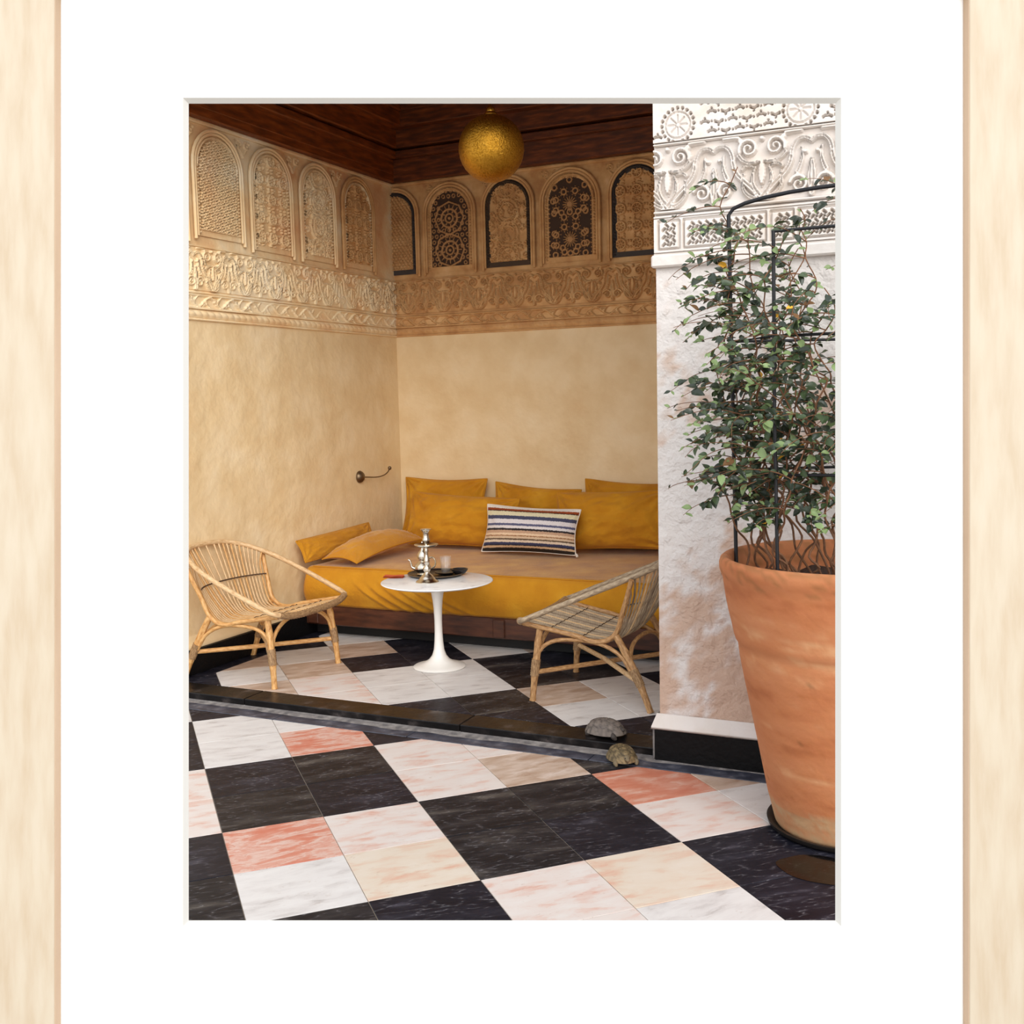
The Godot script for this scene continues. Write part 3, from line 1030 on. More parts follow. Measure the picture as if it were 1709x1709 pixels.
# one carved, round-headed window panel: its moulding, its flat border and its tracery
func arch_panel(parent: Node3D, xf: Transform3D, w: float, h: float, kind: String, border: Material, plaster: Material, sd: int, depth := 1.0, cut_left := -1.0) -> void:
	var bw := 0.053
	# raised moulding
	var mo := MB.new()
	for q in [[0.004, 0.0095], [0.021, 0.0075]]:
		var path := arch_path(w, h, q[0])
		var pp := PackedVector3Array()
		for p in path:
			if p.x > cut_left:
				pp.append(p + Vector3(0, 0, 0.015))
		mo.tube(pp, PackedFloat32Array([q[1]]), 8)
	part(parent, "arch_moulding", mo.mesh(), plaster, xf)
	# border between moulding and tracery
	var rb := Relief.new(w, h, 0.004, 0.005)
	var inn := func(u: float, v: float) -> bool: return u > cut_left and in_arch(u, v, w, h, 0.024) and not in_arch(u, v, w, h, bw + 0.004)
	for k in 90:
		var path2 := arch_path(w, h, 0.040)
		var f := k / 90.0 * (path2.size() - 1)
		var p := path2[int(f)].lerp(path2[mini(int(f) + 1, path2.size() - 1)], f - int(f))
		rb.dot(p.x, p.y, 0.006, 0.022 * depth, true)
	part(parent, "arch_border", rb.to_mesh(inn), border, xf)
	# tracery
	var r := Relief.new(w, h, 0.0034, 0.0025)
	var mask := func(u: float, v: float) -> bool: return u > cut_left and in_arch(u, v, w, h, bw)
	var cx := w * 0.5
	var m: Material = plaster
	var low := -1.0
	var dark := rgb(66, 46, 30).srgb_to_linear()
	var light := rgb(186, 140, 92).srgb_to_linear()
	var g := RandomNumberGenerator.new()
	g.seed = sd
	match kind:
		"lace":
			r.H.fill(0.020 * depth)
			var s := 0.04
			for j in range(0, int(h / s * 1.2) + 2):
				for i in range(0, int(w / s) + 2):
					var px := i * s + (s * 0.5 if j % 2 == 1 else 0.0)
					var py := j * s * 0.86
					r.dot(px, py, 0.0085, -0.004, false)
					for k in 6:
						var an := TAU * k / 6.0 + 0.3
						r.dot(px + cos(an) * 0.0165, py + sin(an) * 0.0165, 0.0058, -0.002, false)
		"scale":
			r.H.fill(0.020 * depth)
			var s := 0.026
			for k in range(-40, 60):
				var a := Vector2(k * s, 0)
				r.stroke(PackedVector2Array([a, a + Vector2(h * 0.7, h)]), 0.0042, 0.0042, 0.001, false)
				r.stroke(PackedVector2Array([a, a + Vector2(-h * 0.7, h)]), 0.0042, 0.0042, 0.001, false)
		"vine":
			for k in 240:
				var px := g.randf() * w
				var py := g.randf() * h
				r.spiral(px, py, g.randf_range(0.012, 0.02), 1.0, g.randf() * TAU, 1.0 if g.randf() < 0.5 else -1.0, 0.0048, 0.0035, 0.020 * depth)
			for k in 4:
				for q in 2:
					r.ring(cx, (k + 0.6) * h * 0.24, 0.05 + q * 0.025, 0.0045, 0.021 * depth)
		"medallions":
			m = M.inlaid_lattice
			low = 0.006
			for c in [0.42, 0.765]:
				var cy: float = h * (1.0 - c) + 0.02
				for q in [[0.105, 0.0065], [0.058, 0.008], [0.028, 0.007]]:
					r.ring(cx, cy, q[0], q[1], 0.013, true, 8 if q[0] > 0.1 else 24)
				for k in 16:
					var an := TAU * k / 16.0
					r.stroke(PackedVector2Array([Vector2(cx + cos(an) * 0.066, cy + sin(an) * 0.066), Vector2(cx + cos(an) * 0.086, cy + sin(an) * 0.086)]), 0.0042, 0.003, 0.011)
				for k in 8:
					var an := TAU * k / 8.0 + 0.2
					r.dot(cx + cos(an) * 0.043, cy + sin(an) * 0.043, 0.007, 0.011)
				r.dot(cx, cy, 0.012, 0.012)
			for j in 18:
				for i in 11:
					var p := Vector2(i * 0.038 + (0.019 if j % 2 == 1 else 0.0), j * 0.036)
					if absf(p.x - cx) > 0.076 or p.y > h - 0.12 or p.y < 0.07 or absf(p.y - h * 0.44) < 0.03:
						r.ring(p.x, p.y, 0.011, 0.004, 0.011, true, 8)
		"stars":
			m = M.inlaid_lattice
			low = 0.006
			for c in [0.37, 0.73]:
				var cy: float = h * (1.0 - c)
				r.dot(cx, cy, 0.022, 0.013)
				for k in 16:
					var an := TAU * k / 16.0
					r.stroke(PackedVector2Array([Vector2(cx, cy) + Vector2.from_angle(an) * 0.024, Vector2(cx, cy) + Vector2.from_angle(an) * 0.046]), 0.0042, 0.0035, 0.011)
				for k in 8:
					var an := TAU * (k + 0.5) / 8.0
					var p := Vector2(cx, cy) + Vector2.from_angle(an) * Vector2(0.1, 0.083)
					r.ring(p.x, p.y, 0.017, 0.0062, 0.013, true, 12)
					for q in 8:
						var e := p + Vector2.from_angle(TAU * q / 8.0) * 0.029
						r.dot(e.x, e.y, 0.0045, 0.01)
			for q in [[-0.05, 0.11], [0.05, 0.11], [0.0, 0.075], [-0.105, 0.2], [0.105, 0.2], [-0.04, 0.55], [0.04, 0.55], [-0.1, 0.48], [0.1, 0.48], [-0.105, 0.325], [0.105, 0.325], [0.0, 0.325], [-0.055, 0.325], [0.055, 0.325], [0.0, 0.52], [-0.1, 0.07], [0.1, 0.07], [-0.11, 0.4], [0.11, 0.4], [-0.11, 0.13], [0.11, 0.13]]:
				r.ring(cx + q[0], q[1], 0.016, 0.006, 0.012, true, 12)
			for k in range(0, 34):
				r.dot(0.055 + (k % 2) * 0.006, 0.06 + k * 0.014, 0.006, 0.009)
				r.dot(w - 0.055 - (k % 2) * 0.006, 0.06 + k * 0.014, 0.006, 0.009)
		"rosettes":
			for j in 5:
				for i in 3:
					var p := Vector2(cx + (i - 1) * 0.105, 0.1 + j * 0.105)
					r.ring(p.x, p.y, 0.03, 0.006, 0.022 * depth)
					for k in 8:
						var an := TAU * k / 8.0
						r.stroke(PackedVector2Array([p + Vector2.from_angle(an) * 0.008, p + Vector2.from_angle(an) * 0.024]), 0.0042, 0.0042, 0.020 * depth)
						var e := p + Vector2.from_angle(an + 0.39) * 0.048
						r.dot(e.x, e.y, 0.0075, 0.018 * depth)
			for k in 160:
				r.dot(g.randf() * w, g.randf() * h, 0.006, 0.015 * depth)
	part(parent, "tracery", r.to_mesh(mask, low, dark, light), m, xf)


func rope(w: float, h: float, pitch: float) -> ArrayMesh:
	var r := Relief.new(w, h, 0.0045, 0.0)
	for j in r.ny:
		for i in r.nx:
			var u := i * r.st
			var v := j * r.st / h
			var f := sin(PI * clampf(v, 0.0, 1.0))
			r.H[j * r.nx + i] = f * (0.006 + 0.006 * pow(absf(sin(PI * (u + v * h * 0.9) / pitch)), 0.7))
	return r.to_mesh()


func leaf_band(w: float, h: float, pitch: float, z: float) -> Relief:
	var r := Relief.new(w, h, 0.0042, 0.002)
	var n := int(w / pitch) + 2
	for k in n:
		var x := k * pitch
		var d := 1.0 if k % 2 == 0 else -1.0
		var mid := h * 0.5
		r.curve(Vector2(x, mid - d * h * 0.3), Vector2(x + pitch * 0.4, mid - d * h * 0.3), Vector2(x + pitch * 0.6, mid + d * h * 0.3), Vector2(x + pitch, mid + d * h * 0.3), 0.006, 0.006, z)
		r.spiral(x + pitch * 0.45, mid - d * h * 0.16, h * 0.2, 1.1, 0.0, d, 0.0055, 0.0035, z)
		r.curve(Vector2(x + pitch * 0.6, mid + d * h * 0.1), Vector2(x + pitch * 0.7, mid - d * h * 0.1), Vector2(x + pitch * 0.8, mid - d * h * 0.3), Vector2(x + pitch, mid - d * h * 0.38), 0.007, 0.003, z)
	r.stroke(PackedVector2Array([Vector2(0, 0.004), Vector2(w, 0.004)]), 0.006, 0.006, z)
	r.stroke(PackedVector2Array([Vector2(0, h - 0.004), Vector2(w, h - 0.004)]), 0.006, 0.006, z)
	return r


func moulding(parent: Node3D, called: String, a: Vector3, b: Vector3, out: Vector3, h: float, d: float, m: Material) -> void:
	var mb := MB.new()
	var pr := [[-0.001, 0.0], [d * 0.7, 0.0], [d, h * 0.25], [d, h * 0.6], [d * 0.6, h * 0.8], [d * 0.45, h], [-0.001, h]]
	for k in pr.size() - 1:
		var p0: Vector3 = out * float(pr[k][0]) + Vector3.UP * float(pr[k][1])
		var p1: Vector3 = out * float(pr[k + 1][0]) + Vector3.UP * float(pr[k + 1][1])
		var e := p1 - p0
		mb.quad(a + p0, b + p0, b + p1, a + p1, (out * e.y - Vector3.UP * e.dot(out)) + out * 0.001)
	for q in [a, b]:
		var s: float = 1.0 if q == b else -1.0
		mb.quad(q, q + out * d * 0.7, q + out * d * 0.5 + Vector3.UP * h, q + Vector3.UP * h, (b - a) * s)
	part(parent, called, mb.mesh(), m)


func build_back_carving() -> void:
	var w := get_node("wall_back") as Node3D
	var x0 := WALL_A
	var L := PIER_A - WALL_A
	var at := func(a: float, y: float) -> Transform3D: return Transform3D(Basis(), P(a, y, WALL_B - 0.004))
	var cp: Material = M.carved_plaster
	# ground of the frieze
	var g := MB.new()
	g.box(P(x0 + L * 0.5, 2.33, WALL_B + 0.004), Vector3(L, 1.02, 0.008), 0.0)
	part(w, "frieze_ground", g.mesh(), cp)
	moulding(w, "string_moulding", P(x0, 1.818, WALL_B), P(PIER_A, 1.818, WALL_B), Vector3(0, 0, 1), 0.012, 0.012, cp)
	part(w, "rope_band", rope(L, 0.04, 0.05), cp, at.call(x0, 1.832))
	part(w, "leaf_band", leaf_band(L, 0.075, 0.085, 0.018).to_mesh(), cp, at.call(x0, 1.876))
	moulding(w, "string_moulding", P(x0, 1.953, WALL_B), P(PIER_A, 1.953, WALL_B), Vector3(0, 0, 1), 0.014, 0.012, cp)
	var r := Relief.new(L, 0.215, 0.0033, 0.0)
	for k in 11:
		arabesque(r, 0.115 + k * 0.262, 0.262, 0.215, 0.022, 0.86)
	part(w, "arabesque_band", r.to_mesh(), cp, at.call(x0, 1.972))
	moulding(w, "string_moulding", P(x0, 2.189, WALL_B), P(PIER_A, 2.189, WALL_B), Vector3(0, 0, 1), 0.010, 0.012, cp)
	moulding(w, "string_moulding", P(x0, 2.808, WALL_B), P(PIER_A, 2.808, WALL_B), Vector3(0, 0, 1), 0.026, 0.016, cp)
	var list := [[-3.72, 0.36, "scale", "grey_border"], [-3.313, 0.385, "medallions", "carved_plaster"], [-2.891, 0.368, "vine", "dark_border"], [-2.467, 0.40, "stars", "carved_plaster"], [-2.03, 0.375, "rosettes", "grey_border"], [-1.6, 0.385, "lace", "dark_border"]]
	for k in list.size():
		var q: Array = list[k]
		arch_panel(w, at.call(q[0] - q[1] * 0.5, 2.205), q[1], 0.592, q[2], M[q[3]], cp, 30 + k, 1.0, maxf(-1.0, WALL_A - (q[0] - q[1] * 0.5)))
	for k in list.size():
		spandrel(w, at.call(list[k][0] + 0.215, 2.70), cp)


func spandrel(w: Node3D, xf: Transform3D, m: Material) -> void:
	var r := Relief.new(0.16, 0.1, 0.0042, 0.0)
	for d in [-1.0, 1.0]:
		r.spiral(0.08 + d * 0.03, 0.07, 0.02, 1.3, PI * 0.5, d, 0.005, 0.003, 0.009)
		r.curve(Vector2(0.08, 0.005), Vector2(0.08 + d * 0.01, 0.03), Vector2(0.08 + d * 0.02, 0.04), Vector2(0.08 + d * 0.05, 0.06), 0.006, 0.004, 0.009)
		r.dot(0.08 + d * 0.058, 0.085, 0.006, 0.008)
	var inside := func(u: float, v: float) -> bool: return absf(u - 0.08) < 0.016 + v * 0.55
	part(w, "spandrel_carving", r.to_mesh(inside), m, xf)


func build_left_carving() -> void:
	var w := get_node("wall_left") as Node3D
	var b0 := PIER_B + 0.02
	var L := WALL_B - b0
	var bs := Basis(Vector3(0, 0, -1), Vector3(0, 1, 0), Vector3(1, 0, 0))
	var at := func(b: float, y: float) -> Transform3D: return Transform3D(bs, P(WALL_A + 0.004, y, b))
	var m: Material = M.worn_plaster
	var wear := noise(77, 0.012, 4)
	var g := MB.new()
	g.box(P(WALL_A - 0.004, 2.33, b0 + L * 0.5), Vector3(0.008, 1.02, L), 0.0)
	part(w, "frieze_ground", g.mesh(), m)
	var e0 := P(WALL_A, 0, b0)
	var e1 := P(WALL_A, 0, WALL_B)
	var out := Vector3(1, 0, 0)
	for q in [[1.818, 0.012, 0.012], [1.953, 0.014, 0.012], [2.189, 0.010, 0.012], [2.808, 0.026, 0.016]]:
		moulding(w, "string_moulding", e0 + Vector3.UP * q[0], e1 + Vector3.UP * q[0], out, q[1], q[2], m)
	part(w, "rope_band", rope(L, 0.04, 0.05), m, at.call(b0, 1.832))
	part(w, "leaf_band", leaf_band(L, 0.075, 0.085, 0.015).to_mesh(null, -1.0, Color.BLACK, Color.WHITE, wear), m, at.call(b0, 1.876))
	var r := Relief.new(L, 0.215, 0.0038, 0.001)
	for k in 10:
		arabesque(r, 0.1 + k * 0.262, 0.262, 0.215, 0.017, 0.86)
	part(w, "arabesque_band", r.to_mesh(null, -1.0, Color.BLACK, Color.WHITE, wear, 3.0), m, at.call(b0, 1.972))
	var list := [[4.085, 0.385, "rosettes", "worn_plaster"], [4.52, 0.392, "lace", "worn_plaster"], [4.966, 0.382, "rosettes", "worn_plaster"], [5.41, 0.362, "vine", "worn_plaster"], [5.848, 0.37, "medallions2", "worn_plaster"]]
	for k in list.size():
		var q: Array = list[k]
		var kind: String = q[2]
		var pm := m
		if kind == "medallions2":
			kind = "rosettes"
			pm = M.carved_plaster
		arch_panel(w, at.call(q[0] - q[1] * 0.5, 2.205 + (0.02 if k == 1 else 0.0)), q[1], 0.592 - (0.02 if k == 1 else 0.0), kind, M[q[3]], pm, 50 + k, 0.9)
	for k in list.size() - 1:
		spandrel(w, at.call((list[k][0] + list[k + 1][0]) * 0.5 - 0.08, 2.70), m)


func build_pier_carving() -> void:
	var w := get_node("wall_right") as Node3D
	var L := 2.0
	var m: Material = M.white_plaster
	var at := func(a: float, y: float) -> Transform3D: return Transform3D(Basis(), P(a, y, PIER_B - 0.004))
	var g := MB.new()
	g.box(P(PIER_A + L * 0.5 - 0.002, 2.38, PIER_B + 0.004), Vector3(L + 0.004, 1.0, 0.008), 0.0)
	part(w, "frieze_ground", g.mesh(), m)
	# projecting ledge under the carving
	var le := MB.new()
	le.box(P(PIER_A + L * 0.5 - 0.006, 1.862, PIER_B - 0.004), Vector3(L + 0.012, 0.044, 0.05), 0.006)
	part(w, "ledge", le.mesh(), m)
	var le2 := MB.new()
	le2.box(P(PIER_A + L * 0.5 - 0.002, 1.8855, PIER_B - 0.003), Vector3(L + 0.004, 0.012, 0.034), 0.003)
	part(w, "ledge", le2.mesh(), m)
	var d := Vector3(0, 0, 1)
	# band of square and long cartouches
	var r := Relief.new(L, 0.118, 0.003, 0.022)
	var x := 0.012
	var k := 0
	while x < L:
		var cw := 0.085 if k % 2 == 0 else 0.30
		var i := 0.004
		var pp := PackedVector2Array([Vector2(x + i, 0.006 + i), Vector2(x + cw - i, 0.006 + i), Vector2(x + cw - i, 0.112 - i), Vector2(x + i, 0.112 - i), Vector2(x + i, 0.006 + i)])
		r.stroke(pp, 0.0036, 0.0036, 0.008, false)
		var nx := int((cw - 0.03) / 0.013)
		for j in 6:
			for q in nx:
				var p := Vector2(x + 0.018 + (q + 0.5) * (cw - 0.036) / nx, 0.026 + j * 0.0132)
				if (q + j) % 2 == 0:
					var d2 := 1.0 if j % 2 == 0 else -1.0
					r.stroke(PackedVector2Array([p + Vector2(-0.0036, -0.0036 * d2), p + Vector2(0.0036, 0.0036 * d2)]), 0.0042, 0.0042, 0.0, false)
				elif j % 2 == 0:
					r.dot(p.x, p.y, 0.004, 0.002, false)
		x += cw + 0.008
		k += 1
	part(w, "cartouche_band", r.to_mesh(), m, at.call(PIER_A, 1.892))
	moulding(w, "string_moulding", P(PIER_A, 2.011, PIER_B - 0.002), P(PIER_A + L, 2.011, PIER_B - 0.002), Vector3(0, 0, 1), 0.012, 0.026, m)
	moulding(w, "string_moulding", P(PIER_A, 2.029, PIER_B - 0.002), P(PIER_A + L, 2.029, PIER_B - 0.002), Vector3(0, 0, 1), 0.011, 0.024, m)
	# arabesque: broad leaves and volutes with incised middles, deep gaps between
	var s := Relief.new(L, 0.222, 0.003, 0.0)
	for q in 6:
		arabesque(s, 0.205 - 0.155 + q * 0.335, 0.335, 0.222)
	part(w, "arabesque_band", s.to_mesh(), m, at.call(PIER_A, 2.042))
	moulding(w, "string_moulding", P(PIER_A, 2.266, PIER_B - 0.002), P(PIER_A + L, 2.266, PIER_B - 0.002), Vector3(0, 0, 1), 0.009, 0.023, m)
	# pierced upper band: medallions ringed with holes, dumb-bell slots between
	var t := Relief.new(L, 0.42, 0.003, 0.022)
	for q in 5:
		for row in 2:
			var cx := 0.09 + q * 0.425
			var cy := 0.052 + row * 0.30
			for i in 20:
				var an := TAU * i / 20.0
				t.dot(cx + cos(an) * 0.058, cy + sin(an) * 0.058, 0.0058, -0.002, false)
			t.ring(cx, cy, 0.045, 0.0028, 0.014, false)
			for i in 8:
				var an := TAU * i / 8.0
				t.stroke(PackedVector2Array([Vector2(cx, cy) + Vector2.from_angle(an) * 0.008, Vector2(cx, cy) + Vector2.from_angle(an) * 0.034]), 0.0028, 0.0028, 0.015, false)
	for j in 13:
		for i in 42:
			var px := 0.016 + i * 0.049 + (0.0245 if j % 2 == 1 else 0.0)
			var py := 0.016 + j * 0.0325
			var near := false
			for q in 5:
				for row in 2:
					if Vector2(px - 0.09 - q * 0.425, py - 0.052 - row * 0.30).length() < 0.082:
						near = true
			if near or px > L - 0.02:
				continue
			var bend := 0.006 if (i + j) % 2 == 0 else -0.006
			t.curve(Vector2(px - 0.012, py), Vector2(px - 0.005, py + bend), Vector2(px + 0.005, py + bend), Vector2(px + 0.012, py), 0.0036, 0.0036, 0.001, false)
			t.dot(px - 0.013, py, 0.0046, -0.002, false)
			t.dot(px + 0.013, py, 0.0046, -0.002, false)
			t.dot(px, py + bend * 2.2, 0.0036, 0.0, false)
			t.dot(px + 0.0245, py + bend * 0.4, 0.0034, 0.002, false)
	part(w, "pierced_band", t.to_mesh(), m, at.call(PIER_A, 2.277))


func incised(r: Relief, p: PackedVector2Array, r0: float, r1: float, z: float) -> void:
	r.stroke(p, r0, r1, z)
	r.stroke(p, maxf(0.0028, r0 * 0.3), 0.0026, z * 0.55, false)


func bez(a: Vector2, b: Vector2, c: Vector2, d: Vector2) -> PackedVector2Array:
	var p := PackedVector2Array()
	for k in 17:
		p.append(a.bezier_interpolate(b, c, d, k / 16.0))
	return p


# one repeat of the large arabesque on the pier, centred on x = cx
func arabesque(r: Relief, cx: float, w: float, h: float, z := 0.023, s := 1.0) -> void:
	for d in [-1.0, 1.0]:
		var V := func(u: float, v: float) -> Vector2: return Vector2(cx + d * u * w, v * h)
		# broad stem rising from the foot and sweeping out to the next repeat
		incised(r, bez(V.call(0.02, 0.02), V.call(0.10, 0.30), V.call(0.30, 0.34), V.call(0.30, 0.66)), 0.012, 0.009, z)
		incised(r, bez(V.call(0.30, 0.66), V.call(0.32, 0.88), V.call(0.42, 0.94), V.call(0.50, 0.82)), 0.009, 0.007, z)
		# upper volute beside the axis
		var sp := PackedVector2Array()
		for k in 37:
			var f := k / 36.0
			var an := -0.3 + f * TAU * 1.6
			var rr := 0.034 * s * (1.0 - 0.84 * f)
			sp.append(Vector2(cx + d * (0.046 * s + cos(an) * rr), 0.80 * h + sin(an) * rr))
		r.stroke(sp, 0.0072 * s, 0.0042 * s, z)
		incised(r, bez(V.call(0.235, 0.70), V.call(0.20, 0.60), V.call(0.12, 0.55), V.call(0.03, 0.60)), 0.008, 0.005, z)
		# palmette leaves at the foot
		incised(r, bez(V.call(0.0, 0.05), V.call(0.09, 0.20), V.call(0.13, 0.30), V.call(0.07, 0.52)), 0.011, 0.004, z)
		incised(r, bez(V.call(0.06, 0.03), V.call(0.20, 0.10), V.call(0.22, 0.26), V.call(0.19, 0.42)), 0.010, 0.004, z)
		# lower volute
		sp = PackedVector2Array()
		for k in 33:
			var f := k / 32.0
			var an := PI * 0.9 - f * TAU * 1.5
			var rr := 0.032 * s * (1.0 - 0.84 * f)
			sp.append(Vector2(cx + d * (0.375 * w + cos(an) * rr), 0.19 * h + sin(an) * rr))
		r.stroke(sp, 0.0078 * s, 0.0044 * s, z)
		# leaves between
		incised(r, bez(V.call(0.36, 0.38), V.call(0.40, 0.50), V.call(0.42, 0.60), V.call(0.40, 0.74)), 0.010, 0.004, z)
		incised(r, bez(V.call(0.50, 0.04), V.call(0.48, 0.20), V.call(0.47, 0.34), V.call(0.50, 0.56)), 0.011, 0.005, z)
		incised(r, bez(V.call(0.20, 0.50), V.call(0.17, 0.56), V.call(0.13, 0.56), V.call(0.10, 0.52)), 0.007, 0.004, z)
		r.dot(cx + d * 0.22 * w, 0.93 * h, 0.010, z)
		r.dot(cx + d * 0.44 * w, 0.67 * h, 0.008, z)
		r.stroke(PackedVector2Array([V.call(0.24, 0.98), V.call(0.40, 0.99)]), 0.006, 0.005, z)
	r.dot(cx, 0.94 * h, 0.009, z)
	for k in 8:
		var f := k / 7.0
		r.dot(cx, h * (0.22 + 0.36 * f), 0.014 * s * sin(PI * (0.15 + 0.8 * (1.0 - f))), z)


# ---------------------------------------------------------------- divan and cushions
func build_divan() -> void:
	var a0 := -3.685
	var a1 := PIER_A - 0.01
	var o := thing("divan", "long low divan with a mustard velvet mattress on a dark wooden base", "divan", P((a0 + a1) * 0.5, STEP, 5.6))
	var org := o.position
	var L := a1 - a0
	var kb := MB.new()
	kb.box(P((a0 + a1) * 0.5, STEP + 0.035, 5.70) - org, Vector3(L - 0.02, 0.07, 1.12), 0.002)
	part(o, "kick_board", kb.mesh(), M.kick_board)
	var fr := MB.new()
	fr.box(P((a0 + a1) * 0.5, STEP + 0.127, 5.655) - org, Vector3(L - 0.01, 0.115, 1.23), 0.006)
	part(o, "base", fr.mesh(), M.divan_wood)
	for k in 3:
		var s := MB.new()
		s.box(P(a0 + 0.06 + k * (L - 0.12) * 0.5, STEP + 0.127, 5.036) - org, Vector3(0.07, 0.10, 0.012), 0.004)
		part(o, "stile", s.mesh(), M.divan_wood)
	# mattress: a profile drawn back to front, swept along the divan; folds where the cover is pulled to the left corner
	var y0 := STEP + 0.182
	var prof: Array[Vector2] = []
	for k in 24:
		prof.append(Vector2(6.27 - 1.17 * k / 23.0, SEAT))
	for k in 6:
		var an := PI * 0.5 * (k + 1) / 6.0
		prof.append(Vector2(5.10 - sin(an) * 0.07, SEAT - 0.045 + cos(an) * 0.045))
	for k in 18:
		var f := (k + 1) / 18.0
		prof.append(Vector2(5.03 - sin(PI * f) * 0.028, lerpf(SEAT - 0.045, y0 + 0.01, f)))
	prof.append(Vector2(5.05, y0 - 0.004))
	prof.append(Vector2(6.27, y0 - 0.004))
	var nx := 180
	var f1 := noise(33, 1.6, 4)
	var pts := PackedVector3Array()
	for q in prof:
		for i in nx:
			var u := i / (nx - 1.0)
			var a := lerpf(a0, a1, u)
			var b := q.x
			var y := q.y
			var endr := minf(minf(a - a0, a1 - a) / 0.05, 1.0)
			endr = sqrt(maxf(0.0, 1.0 - (1.0 - endr) * (1.0 - endr)))
			if y > y0 + 0.02:
				y = y0 + 0.02 + (y - y0 - 0.02) * (0.86 + 0.14 * endr)
			if b < 5.12:
				b = 5.12 - (5.12 - b) * (0.6 + 0.4 * endr)
			if q.y >= SEAT - 0.001:
				y += f1.get_noise_2d(a, b) * 0.007 - 0.003
			else:
				# pulled folds running down to the right
				var fold := 0.0
				for k in 6:
					var s0 := -3.36 + k * 0.085
					var yy := SEAT - 0.05 - (a - s0) * (0.62 - 0.03 * k)
					var dist := (y - yy) * 0.86
					var fade := smoothstep(s0 - 0.02, s0 + 0.12, a) * smoothstep(s0 + 0.48, s0 + 0.25, a)
					fold += exp(-dist * dist / 0.00011) * fade
				b -= fold * 0.012 + f1.get_noise_2d(a * 1.3, y * 3.0) * 0.006
			pts.append(P(a, y, b) - org)
	var mm := MB.new()
	mm.grid(pts.slice(25 * nx), nx)
	var top := MB.new()
	top.grid(pts.slice(0, 26 * nx), nx)
	for e in [0, nx - 1]:
		var nn := Vector3(-1 if e == 0 else 1, 0, 0)
		var ce := mm.vert(P(a0 if e == 0 else a1, y0 + 0.1, 5.6) - org, nn)
		var first := mm.v.size()
		for k in prof.size():
			mm.vert(pts[k * nx + e], nn)
		for k in prof.size() - 1:
			mm.tri(ce, first + k, first + k + 1)
	var mt := part(o, "mattress", mm.mesh(), M.velvet)
	part(mt, "top_panel", top.mesh(), M.velvet_seat)
	var pipe := PackedVector3Array()
	for i in range(4, nx - 4, 2):
		pipe.append(pts[25 * nx + i] + Vector3(0, 0.002, 0.002))
	var pp := MB.new()
	pp.tube(pipe, PackedFloat32Array([0.0045]), 6)
	part(mt, "piping", pp.mesh(), M.piping)


# a stuffed cushion in its own axes: x across, y up, z out; size w by h by t
func pillow(w: float, h: float, t: float, pinch: float, sd: int, lump := 1.0, droop := 0.0, lift := 0.0) -> Array:
	var n := 40
	var f := noise(sd, 1.0, 3)
	var front := PackedVector3Array()
	var back := PackedVector3Array()
	var uvs := PackedVector2Array()
	for j in n:
		for i in n:
			var u := sin((i / (n - 1.0) - 0.5) * PI)
			var v := sin((j / (n - 1.0) - 0.5) * PI)
			var x := w * 0.5 * u * (1.0 - pinch * (1.0 - v * v) * u * u)
			var y := h * 0.5 * v * (1.0 - pinch * 1.2 * (1.0 - u * u) * v * v)
			# the corners are rounded off and softly eared
			var cor := u * u * v * v
			x *= 1.0 - 0.022 * cor * cor * cor
			y *= 1.0 - 0.03 * cor * cor * cor
			y += lift * (u + 1.0) * 0.5 * (1.0 - v) * 0.5
			var k := pow(maxf(0.0, (1.0 - pow(absf(u), 2.3)) * (1.0 - pow(absf(v), 2.3))), 0.58)
			var bend := -droop * (u * u + v * v) * 0.5
			var rip := f.get_noise_2d(u * 3.0, v * 3.0) * 0.018 * lump * k
			# gathers running in from the corners
			var cr := 0.0
			for c in [[-1, -1], [1, -1], [1, 1], [-1, 1]]:
				var dx := (u - float(c[0])) * w * 0.5
				var dy := (v - float(c[1])) * h * 0.5
				var d := sqrt(dx * dx + dy * dy)
				var an := atan2(dy, dx)
				cr += sin(an * 13.0 + sd) * 0.008 * smoothstep(0.28, 0.05, d) * smoothstep(0.0, 0.04, d)
			front.append(Vector3(x, y, bend + t * 0.5 * k + rip + cr * lump * minf(1.0, k * 3.0)))
			back.append(Vector3(x, y, bend - t * 0.5 * k + rip * 0.5))
			uvs.append(Vector2(u * 0.5 + 0.5, 0.5 - v * 0.5))
	var mb := MB.new()
	mb.grid(front, n, false, uvs)
	mb.grid(back, n, true, uvs)
	var edge := PackedVector3Array()
	for i in n:
		edge.append(front[i])
	for j in range(1, n):
		edge.append(front[j * n + n - 1])
	for i in range(n - 2, -1, -1):
		edge.append(front[(n - 1) * n + i])
	for j in range(n - 2, 0, -1):
		edge.append(front[j * n])
	return [mb.mesh(), edge]


# tl, tr, bl: the corners of the cushion in alcove measures (a, y, b)
func cushion(called: String, label: String, tl: Vector3, tr: Vector3, bl: Vector3, t: float, pinch: float, sd: int, m: Material, group := "", lump := 1.0, pip: Material = null, droop := 0.0) -> Node3D:
	var A := P(tl.x, tl.y, tl.z)
	var B := P(tr.x, tr.y, tr.z)
	var C := P(bl.x, bl.y, bl.z)
	var x := (B - A)
	var w := x.length()
	x /= w
	var y := A - C
	y -= x * y.dot(x)
	var h := y.length()
	y /= h
	var z := x.cross(y)
	var o := thing(called, label, "cushion", (B + C) * 0.5, group)
	o.basis = Basis(x, y, z)
	var pl := pillow(w, h, t, pinch, sd, lump, droop, maxf(0.0, tl.y - tr.y) if droop == 0.0 else 0.0)
	part(o, "cover", pl[0], m)
	var e := MB.new()
	e.tube(pl[1], PackedFloat32Array([0.0042]), 6, true)
	part(o, "seam_piping", e.mesh(), pip if pip else M.piping)
	return o


